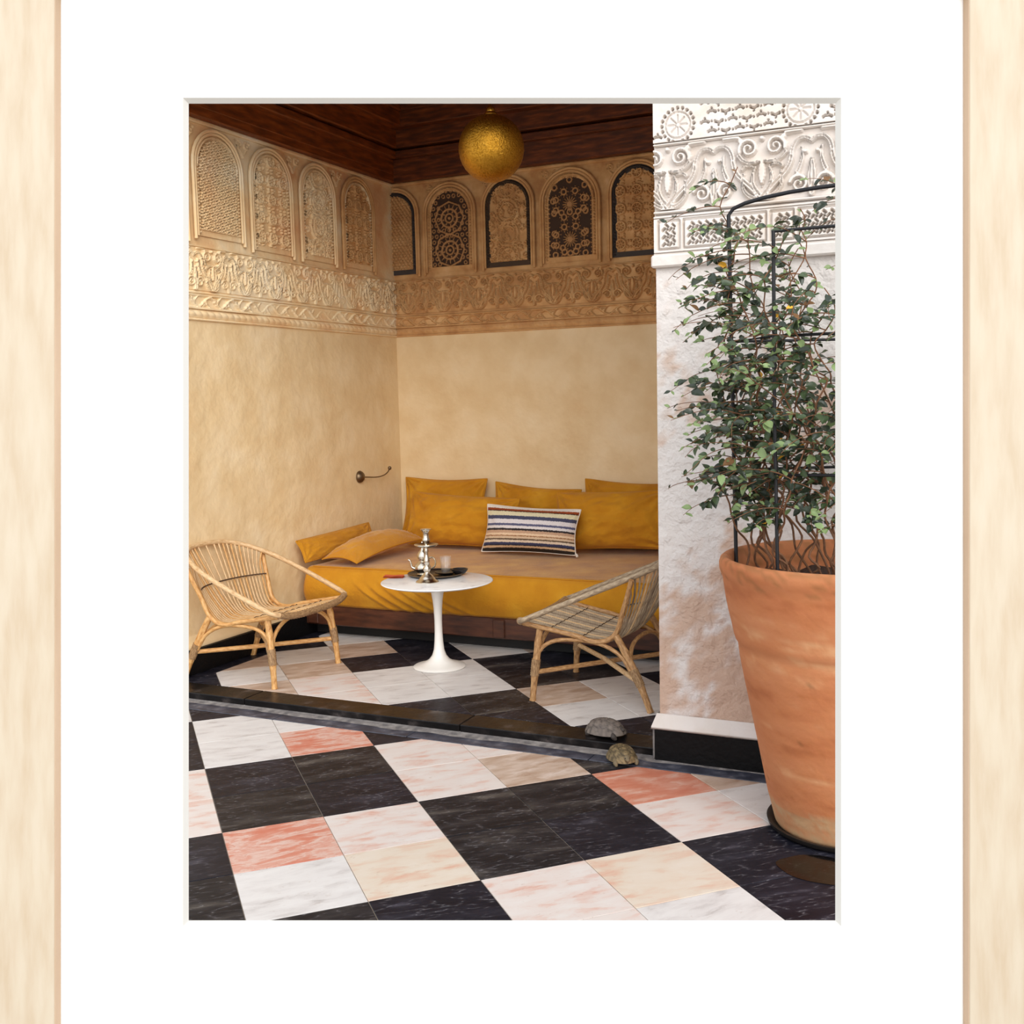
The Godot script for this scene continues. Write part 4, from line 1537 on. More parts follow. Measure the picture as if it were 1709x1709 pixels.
func build_cushions() -> void:
	var v: Material = M.velvet
	var g := "mustard velvet cushions"
	var low := SEAT + 0.018
	cushion("velvet_cushion", "smaller mustard velvet cushion against the back wall in the alcove corner, behind the brightest one", Vector3(-3.704, 0.877, 6.235), Vector3(-3.077, 0.873, 6.235), Vector3(-3.66, low, 6.15), 0.135, 0.09, 3, v, g, 1.4)
	cushion("velvet_cushion", "mustard velvet cushion with puckered corners against the back wall, behind the striped one", Vector3(-3.016, 0.855, 6.235), Vector3(-2.406, 0.810, 6.235), Vector3(-3.02, low, 6.15), 0.135, 0.10, 5, v, g, 1.6)
	cushion("velvet_cushion", "mustard velvet cushion against the back wall, cut off by the white pier", Vector3(-2.393, 0.880, 6.235), Vector3(-1.755, 0.855, 6.235), Vector3(-2.38, low, 6.15), 0.135, 0.09, 7, v, g, 1.3)
	cushion("velvet_cushion", "large, brightest mustard velvet cushion standing between the candlestick and the striped cushion", Vector3(-3.52, 0.803, 6.0), Vector3(-2.737, 0.768, 6.0), Vector3(-3.49, low, 5.885), 0.21, 0.06, 9, v, g, 1.4)
	cushion("velvet_cushion", "large mustard velvet cushion between the striped cushion and the white pier", Vector3(-2.49, 0.808, 6.01), Vector3(-1.755, 0.838, 6.01), Vector3(-2.465, low, 5.915), 0.20, 0.055, 11, v, g, 1.5)
	var s := cushion("striped_cushion", "cream, navy and rust striped woven cushion in the middle of the divan", Vector3(-2.862, 0.748, 5.82), Vector3(-2.238, 0.727, 5.82), Vector3(-2.875, low - 0.004, 5.735), 0.16, 0.085, 13, M.stripes, "", 0.5, M.cream_yarn)
	# a tassel at the lower right corner
	var tb := MB.new()
	tb.tube(PackedVector3Array([Vector3(0.308, -0.118, 0.004), Vector3(0.320, -0.128, 0.014), Vector3(0.324, -0.138, 0.016)]), PackedFloat32Array([0.006, 0.009, 0.007]), 8)
	part(s, "tassel", tb.mesh(), M.cream_yarn)
	cushion("velvet_cushion", "mustard velvet cushion propped on edge against the side wall at the divan end", Vector3(-3.705, 0.592, 4.985), Vector3(-3.705, 0.612, 5.78), Vector3(-3.645, low + 0.004, 5.02), 0.07, 0.05, 15, v, g, 0.4)
	cushion("velvet_cushion", "paler mustard velvet cushion lying flat at the divan end, below the propped one", Vector3(-3.585, 0.522, 5.06), Vector3(-3.53, 0.578, 5.75), Vector3(-3.325, 0.515, 5.07), 0.11, 0.05, 17, M.velvet_seat, g, 0.5, null, 0.045)


# ---------------------------------------------------------------- rattan chairs
func rim_point(s: float) -> Vector3:
	# s from -1 (front corner at -z) over the back to 1 (front corner at +z): a hoop tilted up to the back
	var an := s * PI * 0.5
	var x := 0.29 - 0.625 * pow(absf(cos(an)), 0.85)
	var z := sin(an)
	z = signf(z) * pow(absf(z), 0.62) * 0.336
	if absf(s) > 0.55:
		z *= lerpf(1.0, 0.90, (absf(s) - 0.55) / 0.45)
	var y := 0.358 + (0.33 - x) * 0.425
	return Vector3(x, y, z)


func build_chair(label: String, at: Vector3, turn: float, rods_m: Array, cane: Material) -> Node3D:
	var o := thing("rattan_chair", label, "chair", at, "rattan tub chairs")
	o.rotation.y = turn
	# hoop: arms and back in one bent pole, with the wrapped front edge closing it
	var hoop := PackedVector3Array()
	var m := 48
	for k in m + 1:
		hoop.append(rim_point(lerpf(-1.0, 1.0, float(k) / m)))
	var front_l := hoop[0]
	var front_r := hoop[m]
	var first := PackedVector3Array([front_l + Vector3(0.044, -0.020, 0.062), front_l + Vector3(0.040, -0.016, 0.036), front_l + Vector3(0.026, -0.010, 0.010)])
	first.append_array(hoop)
	first.append_array(PackedVector3Array([front_r + Vector3(0.026, -0.010, -0.010), front_r + Vector3(0.040, -0.016, -0.036), front_r + Vector3(0.044, -0.020, -0.062)]))
	var hr := PackedFloat32Array()
	for k in first.size():
		hr.append(0.0125 + (0.0014 if k % 9 == 4 else 0.0))
	var hb := MB.new()
	hb.tube(first, hr, 10)
	part(o, "hoop", hb.mesh(), M.rattan_pale if cane == M.rattan else M.rattan_weathered)
	# front edge wound with split cane
	var fe := PackedVector3Array()
	var fr := PackedFloat32Array()
	for k in 61:
		var f := k / 60.0
		var z := lerpf(front_l.z + 0.030, front_r.z - 0.030, f)
		var bow := 1.0 - pow(absf(f * 2.0 - 1.0), 4.0)
		fe.append(Vector3(0.325 + bow * 0.018, 0.361 - bow * 0.022, z))
		fr.append(0.0155 + (0.0022 if k % 2 == 0 else 0.0))
	var fb := MB.new()
	fb.tube(fe, fr, 10)
	part(o, "wrapped_front_edge", fb.mesh(), M.cane_binding)
	# side rails running under the seat and up into the back
	for sz in [-1.0, 1.0]:
		var pts := PackedVector3Array()
		for q in [[0.315, 0.350, 0.265], [0.2, 0.330, 0.258], [0.066, 0.306, 0.25], [0.0, 0.288, 0.248], [-0.07, 0.294, 0.247], [-0.12, 0.336, 0.25], [-0.15, 0.42, 0.262], [-0.18, 0.50, 0.28], [-0.205, 0.575, 0.295]]:
			pts.append(Vector3(q[0], q[1], q[2] * sz))
		var b := MB.new()
		b.tube(spline(pts, 5), PackedFloat32Array([0.0115]), 8)
		part(o, "side_rail", b.mesh(), cane)
	# rods: from the back of the hoop down, round the bend and forward to the front edge
	var rods := 25
	for k in rods:
		var f := (k + 0.5) / rods * 2.0 - 1.0
		var top := rim_point(f * 0.50)
		var zs := f * 0.235
		var back := absf(f)
		var pts := PackedVector3Array()
		pts.append(top + Vector3(0.004, -0.004, 0))
		pts.append(Vector3(lerpf(-0.262, -0.18, back * back), 0.50, lerpf(top.z, zs, 0.35)))
		pts.append(Vector3(lerpf(-0.205, -0.15, back * back), 0.39, lerpf(top.z, zs, 0.7)))
		pts.append(Vector3(lerpf(-0.155, -0.115, back * back), 0.318, zs))
		pts.append(Vector3(lerpf(-0.10, -0.075, back * back), 0.288, zs))
		pts.append(Vector3(0.0, 0.288, zs))
		pts.append(Vector3(0.12, 0.308, zs * 1.02))
		pts.append(Vector3(0.24, 0.332, zs * 1.06))
		pts.append(Vector3(0.318, 0.347, zs * 1.08))
		var b := MB.new()
		b.tube(spline(pts, 3), PackedFloat32Array([0.0047]), 6)
		part(o, "rod", b.mesh(), rods_m[(k * 7 + k / 3) % rods_m.size()])
	# cross cords that tie the rods
	for q in [[0.20, 0.318], [0.05, 0.290]]:
		var b := MB.new()
		var c := PackedVector3Array()
		for k in 21:
			c.append(Vector3(q[0], q[1] + 0.010 + (0.003 if k % 2 == 0 else -0.002), lerpf(-0.245, 0.245, k / 20.0)))
		b.tube(c, PackedFloat32Array([0.0032, 0.0018]), 6)
		part(o, "tie_cord", b.mesh(), M.dark_cord)
	var bc := PackedVector3Array()
	for k in 31:
		var f := lerpf(-1.0, 1.0, k / 30.0)
		var top := rim_point(f * 0.50)
		bc.append(Vector3(lerpf(-0.232, -0.158, f * f) + 0.008, 0.455, lerpf(top.z, f * 0.235, 0.5)))
	var bb := MB.new()
	bb.tube(bc, PackedFloat32Array([0.0036]), 6)
	part(o, "tie_cord", bb.mesh(), M.dark_cord)
	# legs, bent braces between them and crossed stretchers
	var feet := [[0.275, 0.268, 0.238, 0.338, 0.25], [-0.275, 0.268, -0.115, 0.32, 0.245]]
	for sz in [-1.0, 1.0]:
		for q in feet:
			var top := Vector3(q[2], q[3], q[4] * sz)
			var foot := Vector3(q[0], 0.0, q[1] * sz)
			var b := MB.new()
			var bow := Vector3(-0.012 if q[0] < 0 else 0.004, 0, 0)
			var pts := PackedVector3Array([top, top.lerp(foot, 0.4) + bow, top.lerp(foot, 0.75) + bow * 0.6, foot])
			var rad := PackedFloat32Array()
			var sp := spline(pts, 5)
			for k in sp.size():
				rad.append(lerpf(0.0158, 0.0138, float(k) / sp.size()) + (0.0024 if k % 6 == 3 else 0.0))
			b.tube(sp, rad, 9)
			var leg := part(o, "leg", b.mesh(), cane)
			var wr := MB.new()
			var wp := PackedVector3Array()
			var wrr := PackedFloat32Array()
			for k in 15:
				wp.append(top.lerp(foot, lerpf(0.44, 0.66, k / 14.0)) + bow * 0.75)
				wrr.append(0.0195 + (0.002 if k % 2 == 0 else 0.0))
			wr.tube(wp, wrr, 9)
			part(leg, "binding", wr.mesh(), M.cane_binding)
		brace(o, Vector3(0.252, 0.15, 0.262 * sz), Vector3(0.066, 0.287, 0.245 * sz), Vector3(-0.195, 0.15, 0.258 * sz), cane)
	for sx in [0, 1]:
		var q: Array = feet[sx]
		var px: float = lerpf(q[2], q[0], 0.55)
		brace(o, Vector3(px, 0.15, -0.258), Vector3(lerpf(px, q[2], 0.6), 0.315 if sx == 0 else 0.272, 0.0), Vector3(px, 0.15, 0.258), cane)
	for sz in [-1.0, 1.0]:
		var b := MB.new()
		b.tube(PackedVector3Array([Vector3(0.257, 0.135 + sz * 0.004, 0.262 * sz), Vector3(0.03, 0.143 + sz * 0.008, 0.0), Vector3(-0.215, 0.135 - sz * 0.004, -0.262 * sz)]), PackedFloat32Array([0.0115]), 8)
		part(o, "cross_stretcher", b.mesh(), M.rattan_pale if sz > 0 else cane)
	return o


func brace(o: Node3D, a: Vector3, apex: Vector3, b: Vector3, m: Material) -> void:
	var pts := PackedVector3Array()
	for k in 19:
		var f := k / 18.0
		var g := f * 2.0 - 1.0
		var p := a.lerp(b, f)
		var mid := (a + b) * 0.5
		var lift := sqrt(maxf(0.0, 1.0 - pow(absf(g), 2.6)))
		pts.append(p + (apex - mid) * Vector3(1, 0, 1) * lift + Vector3(0, (apex.y - p.y) * lift, 0))
	var mb := MB.new()
	mb.tube(pts, PackedFloat32Array([0.0095]), 8)
	part(o, "bent_brace", mb.mesh(), m)


func spline(p: PackedVector3Array, sub: int) -> PackedVector3Array:
	var r := PackedVector3Array()
	for k in p.size() - 1:
		var p0 := p[maxi(k - 1, 0)]
		var p3 := p[mini(k + 2, p.size() - 1)]
		for s in sub:
			r.append(p[k].cubic_interpolate(p[k + 1], p0, p3, float(s) / sub))
	r.append(p[p.size() - 1])
	return r


func build_chairs() -> void:
	build_chair("golden rattan tub chair standing by the cream side wall with black skirting", P(-3.395, STEP, 4.268), 0.0, [M.rattan, M.rattan_pale, M.rattan_pale], M.rattan)
	build_chair("rattan tub chair with weathered grey rods, half hidden by the white pier", P(-1.611, STEP, 4.515), PI, [M.rattan_weathered, M.rattan_pale, M.rattan_weathered, M.rattan_grey], M.rattan_aged)


# ---------------------------------------------------------------- table and what stands on it
func build_table() -> void:
	var c := P(-2.578, STEP, 4.645)
	var o := thing("pedestal_table", "small round white pedestal table with a marble top before the divan", "table", c)
	var b := MB.new()
	b.lathe(PackedVector2Array([Vector2(0.0, 0.0), Vector2(0.132, 0.0), Vector2(0.135, 0.004), Vector2(0.130, 0.008), Vector2(0.105, 0.014), Vector2(0.078, 0.024), Vector2(0.052, 0.04), Vector2(0.036, 0.062), Vector2(0.027, 0.09), Vector2(0.0225, 0.13), Vector2(0.020, 0.18), Vector2(0.0195, 0.24), Vector2(0.0215, 0.30), Vector2(0.025, 0.34), Vector2(0.031, 0.38), Vector2(0.042, 0.41), Vector2(0.058, 0.427), Vector2(0.0, 0.427)]), 48)
	part(o, "pedestal", b.mesh(), M.table_lacquer)
	var t := MB.new()
	t.lathe(PackedVector2Array([Vector2(0.0, 0.427), Vector2(0.20, 0.427), Vector2(0.255, 0.430), Vector2(0.278, 0.437), Vector2(0.2835, 0.4405), Vector2(0.2825, 0.4435), Vector2(0.279, 0.4445), Vector2(0.0, 0.4445)]), 64)
	part(o, "marble_top", t.mesh(), M.table_marble)
	var y := STEP + 0.4445
	# candlestick
	var k := thing("candlestick", "silver candlestick with a round drip pan at the front of the table", "candlestick", P(-2.600, y, 4.585))
	var kb := MB.new()
	kb.lathe(PackedVector2Array([Vector2(0.0, 0.0), Vector2(0.056, 0.0), Vector2(0.058, 0.004), Vector2(0.054, 0.009), Vector2(0.044, 0.014), Vector2(0.036, 0.024), Vector2(0.027, 0.036), Vector2(0.016, 0.044), Vector2(0.012, 0.052), Vector2(0.018, 0.060), Vector2(0.021, 0.070), Vector2(0.015, 0.080), Vector2(0.010, 0.088), Vector2(0.014, 0.096), Vector2(0.016, 0.108), Vector2(0.013, 0.122), Vector2(0.009, 0.135), Vector2(0.0085, 0.150), Vector2(0.012, 0.158), Vector2(0.009, 0.166), Vector2(0.010, 0.178)]), 28)
	part(k, "stem", kb.mesh(), M.silver)
	var pan := MB.new()
	pan.lathe(PackedVector2Array([Vector2(0.010, 0.176), Vector2(0.03, 0.178), Vector2(0.052, 0.184), Vector2(0.061, 0.191), Vector2(0.060, 0.193), Vector2(0.05, 0.187), Vector2(0.02, 0.182), Vector2(0.009, 0.183)]), 28)
	part(k, "drip_pan", pan.mesh(), M.silver)
	var so := MB.new()
	so.lathe(PackedVector2Array([Vector2(0.009, 0.182), Vector2(0.008, 0.192), Vector2(0.014, 0.200), Vector2(0.0205, 0.210), Vector2(0.0185, 0.220), Vector2(0.0145, 0.228), Vector2(0.0150, 0.245), Vector2(0.0185, 0.258), Vector2(0.027, 0.266), Vector2(0.0275, 0.269), Vector2(0.014, 0.268), Vector2(0.012, 0.24), Vector2(0.0, 0.24)]), 28)
	part(k, "socket", so.mesh(), M.silver)
	# tray
	var tr := thing("round_tray", "round black tray with a brass rim on the marble table top", "tray", P(-2.664, y, 4.79))
	var tb := MB.new()
	tb.lathe(PackedVector2Array([Vector2(0.0, 0.0), Vector2(0.125, 0.0), Vector2(0.142, 0.006), Vector2(0.146, 0.013), Vector2(0.143, 0.013), Vector2(0.136, 0.007), Vector2(0.0, 0.005)]), 48)
	part(tr, "dish", tb.mesh(), M.black_tray)
	var ri := MB.new()
	var rp := PackedVector3Array()
	for q in 48:
		rp.append(Vector3(cos(TAU * q / 48) * 0.1455, 0.013, sin(TAU * q / 48) * 0.1455))
	ri.tube(rp, PackedFloat32Array([0.0022]), 6, true)
	part(tr, "rim", ri.mesh(), M.tray_rim)
	var ty := y + 0.0078
	# teapot
	var p := thing("teapot", "small silver teapot with a domed lid and curved spout on the black tray", "teapot", P(-2.715, ty, 4.745))
	var pb := MB.new()
	pb.lathe(PackedVector2Array([Vector2(0.0, 0.0), Vector2(0.030, 0.0), Vector2(0.031, 0.004), Vector2(0.026, 0.009), Vector2(0.034, 0.018), Vector2(0.041, 0.030), Vector2(0.042, 0.042), Vector2(0.036, 0.056), Vector2(0.024, 0.066), Vector2(0.018, 0.074), Vector2(0.021, 0.082), Vector2(0.027, 0.088)]), 28)
	var body := part(p, "body", pb.mesh(), M.silver)
	var lid := MB.new()
	lid.lathe(PackedVector2Array([Vector2(0.027, 0.088), Vector2(0.029, 0.096), Vector2(0.025, 0.110), Vector2(0.016, 0.124), Vector2(0.009, 0.132), Vector2(0.006, 0.140), Vector2(0.009, 0.148), Vector2(0.007, 0.156), Vector2(0.0045, 0.172), Vector2(0.0, 0.176)]), 24)
	part(p, "lid", lid.mesh(), M.silver)
	var sp := MB.new()
	sp.tube(spline(PackedVector3Array([Vector3(-0.036, 0.03, 0.01), Vector3(-0.056, 0.04, 0.015), Vector3(-0.060, 0.058, 0.017), Vector3(-0.066, 0.074, 0.019), Vector3(-0.073, 0.078, 0.021)]), 5), PackedFloat32Array([0.009, 0.0088, 0.0085, 0.008, 0.0076, 0.0072, 0.007, 0.0066, 0.0062, 0.0058, 0.0054, 0.005, 0.0048, 0.0046, 0.0045, 0.0045, 0.0044, 0.0044, 0.0044, 0.0044, 0.0044]), 10)
	part(body, "spout", sp.mesh(), M.silver)
	var ha := MB.new()
	ha.tube(spline(PackedVector3Array([Vector3(0.026, 0.084, -0.006), Vector3(0.05, 0.092, -0.012), Vector3(0.066, 0.074, -0.016), Vector3(0.062, 0.045, -0.015), Vector3(0.040, 0.032, -0.010)]), 5), PackedFloat32Array([0.0038]), 8)
	part(body, "handle", ha.mesh(), M.tarnished_silver)
	# glass on the tray, with a dark saucer
	var sa := thing("saucer", "small dark saucer under the tea glass on the tray", "saucer", P(-2.610, ty, 4.80))
	var sb := MB.new()
	sb.lathe(PackedVector2Array([Vector2(0.0, 0.0), Vector2(0.035, 0.0), Vector2(0.056, 0.008), Vector2(0.0585, 0.013), Vector2(0.054, 0.012), Vector2(0.034, 0.005), Vector2(0.0, 0.004)]), 32)
	part(sa, "dish", sb.mesh(), M.black_tray)
	var g := thing("tea_glass", "clear tea glass standing on the dark saucer", "glass", P(-2.610, ty + 0.0045, 4.80))
	var gb := MB.new()
	gb.lathe(PackedVector2Array([Vector2(0.0, 0.0), Vector2(0.021, 0.0), Vector2(0.024, 0.004), Vector2(0.027, 0.04), Vector2(0.031, 0.088), Vector2(0.0295, 0.088), Vector2(0.0255, 0.04), Vector2(0.022, 0.008), Vector2(0.0, 0.007)]), 28)
	part(g, "cup", gb.mesh(), M.clear_glass)
	var td := MB.new()
	td.lathe(PackedVector2Array([Vector2(0.0, 0.0075), Vector2(0.0215, 0.0085), Vector2(0.0232, 0.022), Vector2(0.0, 0.022)]), 24)
	part(g, "tea", td.mesh(), M.dregs)
	var g2 := thing("sugar_bowl", "low dark round bowl beside the tea glass on the black tray", "bowl", P(-2.545, ty, 4.83))
	var g2b := MB.new()
	g2b.lathe(PackedVector2Array([Vector2(0.0, 0.0), Vector2(0.026, 0.0), Vector2(0.030, 0.004), Vector2(0.042, 0.018), Vector2(0.044, 0.026), Vector2(0.040, 0.026), Vector2(0.034, 0.016), Vector2(0.0, 0.008)]), 28)
	part(g2, "dish", g2b.mesh(), M.black_tray)
	# folded red cloth
	var n := thing("folded_napkin", "folded orange-red napkin by the rim of the marble table top", "napkin", P(-2.840, y + 0.0015, 4.662))
	n.rotation.y = 0.3
	for q in 2:
		var nb := MB.new()
		var np := PackedVector3Array()
		for j in 7:
			for i in 9:
				np.append(Vector3((i / 8.0 - 0.5) * 0.105 * (1.0 - 0.03 * q), 0.003 + q * 0.0055 + 0.0015 * sin(i * 1.1 + q) + 0.001 * sin(j * 1.7), -(j / 6.0 - 0.5) * 0.06 * (1.0 - 0.04 * q)))
		nb.grid(np, 9)
		var under := PackedVector3Array()
		for w in np:
			under.append(w - Vector3(0, 0.004 if q == 1 else 0.003, 0))
		nb.grid(under, 9, true)
		part(n, "fold", nb.mesh(), M.red_cloth)


# ---------------------------------------------------------------- lamp, wall fitting
func build_pendant() -> void:
	var r := 0.153
	var c := P(-2.193, 2.544, 4.6)
	var o := thing("pendant_lamp", "round etched brass pendant lamp hanging from the alcove ceiling", "lamp", c)
	var b := MB.new()
	var pr := PackedVector2Array()
	for k in 41:
		var an := lerpf(-PI * 0.5, PI * 0.5 - 0.16, k / 40.0)
		var rr := r * (1.0 + 0.004 * sin(k * 2.6))
		pr.append(Vector2(cos(an) * rr, sin(an) * rr))
	b.lathe(pr, 64)
	part(o, "globe", b.mesh(), M.etched_brass)
	var cap := MB.new()
	cap.lathe(PackedVector2Array([Vector2(0.031, r - 0.006), Vector2(0.032, r + 0.002), Vector2(0.028, r + 0.008), Vector2(0.021, r + 0.013), Vector2(0.0215, r + 0.024), Vector2(0.016, r + 0.034), Vector2(0.008, r + 0.041), Vector2(0.006, r + 0.05), Vector2(0.0, r + 0.05)]), 24)
	part(o, "cap", cap.mesh(), M.brass)
	var rod := MB.new()
	rod.tube(PackedVector3Array([Vector3(0, r + 0.045, 0), Vector3(0, 3.425 - 2.544, 0)]), PackedFloat32Array([0.0045]), 10)
	part(o, "rod", rod.mesh(), M.brass)
	var ca := MB.new()
	ca.lathe(PackedVector2Array([Vector2(0.0, 0.84), Vector2(0.02, 0.842), Vector2(0.05, 0.86), Vector2(0.055, 0.872), Vector2(0.0, 0.872)]), 24)
	part(o, "ceiling_rose", ca.mesh(), M.brass)


func build_wall_lamp() -> void:
	var o := thing("wall_bracket", "small round metal wall bracket with a thin upturned arm above the divan end", "bracket", P(WALL_A, 0.908, 5.774))
	var b := MB.new()
	b.lathe(PackedVector2Array([Vector2(0.0, -0.004), Vector2(0.038, -0.004), Vector2(0.040, 0.004), Vector2(0.036, 0.014), Vector2(0.026, 0.026), Vector2(0.012, 0.033), Vector2(0.0, 0.034)]), 28)
	part(o, "rose", b.mesh(), M.old_metal, Transform3D(Basis(Vector3(0, 0, 1), Vector3(1, 0, 0), Vector3(0, 1, 0)), Vector3.ZERO))
	var arm := MB.new()
	arm.tube(spline(PackedVector3Array([Vector3(0.02, 0, 0), Vector3(0.03, -0.006, -0.06), Vector3(0.036, -0.012, -0.15), Vector3(0.04, -0.006, -0.23), Vector3(0.042, 0.012, -0.28), Vector3(0.042, 0.034, -0.305)]), 5), PackedFloat32Array([0.004]), 8)
	part(o, "arm", arm.mesh(), M.old_metal)
	var kn := MB.new()
	kn.lathe(PackedVector2Array([Vector2(0.0, -0.012), Vector2(0.008, -0.01), Vector2(0.0125, -0.002), Vector2(0.0115, 0.007), Vector2(0.006, 0.012), Vector2(0.0, 0.013)]), 16, Vector3(0.042, 0.036, -0.306))
	part(o, "knob", kn.mesh(), M.old_metal)


# ---------------------------------------------------------------- tortoises
func capsule(p: Vector3, a: Vector3, b: Vector3, ra: float, rb: float) -> float:
	var d := b - a
	var t := clampf((p - a).dot(d) / d.length_squared(), 0.0, 1.0)
	return p.distance_to(a + d * t) - lerpf(ra, rb, t)


func smin(a: float, b: float, k: float) -> float:
	var h := clampf(0.5 + 0.5 * (b - a) / k, 0.0, 1.0)
	return lerpf(b, a, h) - k * h * (1.0 - h)


# surface nets over a field inside a box
func nets(lo: Vector3, hi: Vector3, st: float, field: Callable) -> ArrayMesh:
	var nx := int((hi.x - lo.x) / st) + 2
	var ny := int((hi.y - lo.y) / st) + 2
	var nz := int((hi.z - lo.z) / st) + 2
	var F := PackedFloat32Array()
	F.resize(nx * ny * nz)
	for k in nz:
		for j in ny:
			for i in nx:
				F[(k * ny + j) * nx + i] = field.call(lo + Vector3(i, j, k) * st)
	var at := PackedInt32Array()
	at.resize(nx * ny * nz)
	at.fill(-1)
	var mb := MB.new()
	for k in nz - 1:
		for j in ny - 1:
			for i in nx - 1:
				var s := Vector3.ZERO
				var c := 0
				for e in [[0, 0, 0, 1, 0, 0], [0, 1, 0, 1, 1, 0], [0, 0, 1, 1, 0, 1], [0, 1, 1, 1, 1, 1], [0, 0, 0, 0, 1, 0], [1, 0, 0, 1, 1, 0], [0, 0, 1, 0, 1, 1], [1, 0, 1, 1, 1, 1], [0, 0, 0, 0, 0, 1], [1, 0, 0, 1, 0, 1], [0, 1, 0, 0, 1, 1], [1, 1, 0, 1, 1, 1]]:
					var fa := F[((k + e[2]) * ny + j + e[1]) * nx + i + e[0]]
					var fb := F[((k + e[5]) * ny + j + e[4]) * nx + i + e[3]]
					if (fa < 0.0) != (fb < 0.0):
						var t := fa / (fa - fb)
						s += Vector3(e[0], e[1], e[2]).lerp(Vector3(e[3], e[4], e[5]), t)
						c += 1
				if c > 0:
					var p := lo + (Vector3(i, j, k) + s / c) * st
					var d := st * 0.6
					var g := Vector3(field.call(p + Vector3(d, 0, 0)) - field.call(p - Vector3(d, 0, 0)), field.call(p + Vector3(0, d, 0)) - field.call(p - Vector3(0, d, 0)), field.call(p + Vector3(0, 0, d)) - field.call(p - Vector3(0, 0, d)))
					at[(k * ny + j) * nx + i] = mb.vert(p, g.normalized())
	var ofs := [[1, 0, 0], [0, 1, 0], [0, 0, 1]]
	for k in range(1, nz - 1):
		for j in range(1, ny - 1):
			for i in range(1, nx - 1):
				var f0 := F[(k * ny + j) * nx + i]
				for ax in 3:
					var f1 := F[((k + ofs[ax][2]) * ny + j + ofs[ax][1]) * nx + i + ofs[ax][0]]
					if (f0 < 0.0) == (f1 < 0.0):
						continue
					var u: Array = ofs[(ax + 1) % 3]
					var w: Array = ofs[(ax + 2) % 3]
					var q := PackedInt32Array()
					for m in [[0, 0], [1, 0], [1, 1], [0, 1]]:
						q.append(at[((k - m[0] * u[2] - m[1] * w[2]) * ny + j - m[0] * u[1] - m[1] * w[1]) * nx + i - m[0] * u[0] - m[1] * w[0]])
					if q[0] < 0 or q[1] < 0 or q[2] < 0 or q[3] < 0:
						continue
					mb.tri(q[0], q[1], q[2])
					mb.tri(q[0], q[2], q[3])
	for k in mb.v.size():
		mb.c.append(Color.WHITE)
	return mb.mesh()


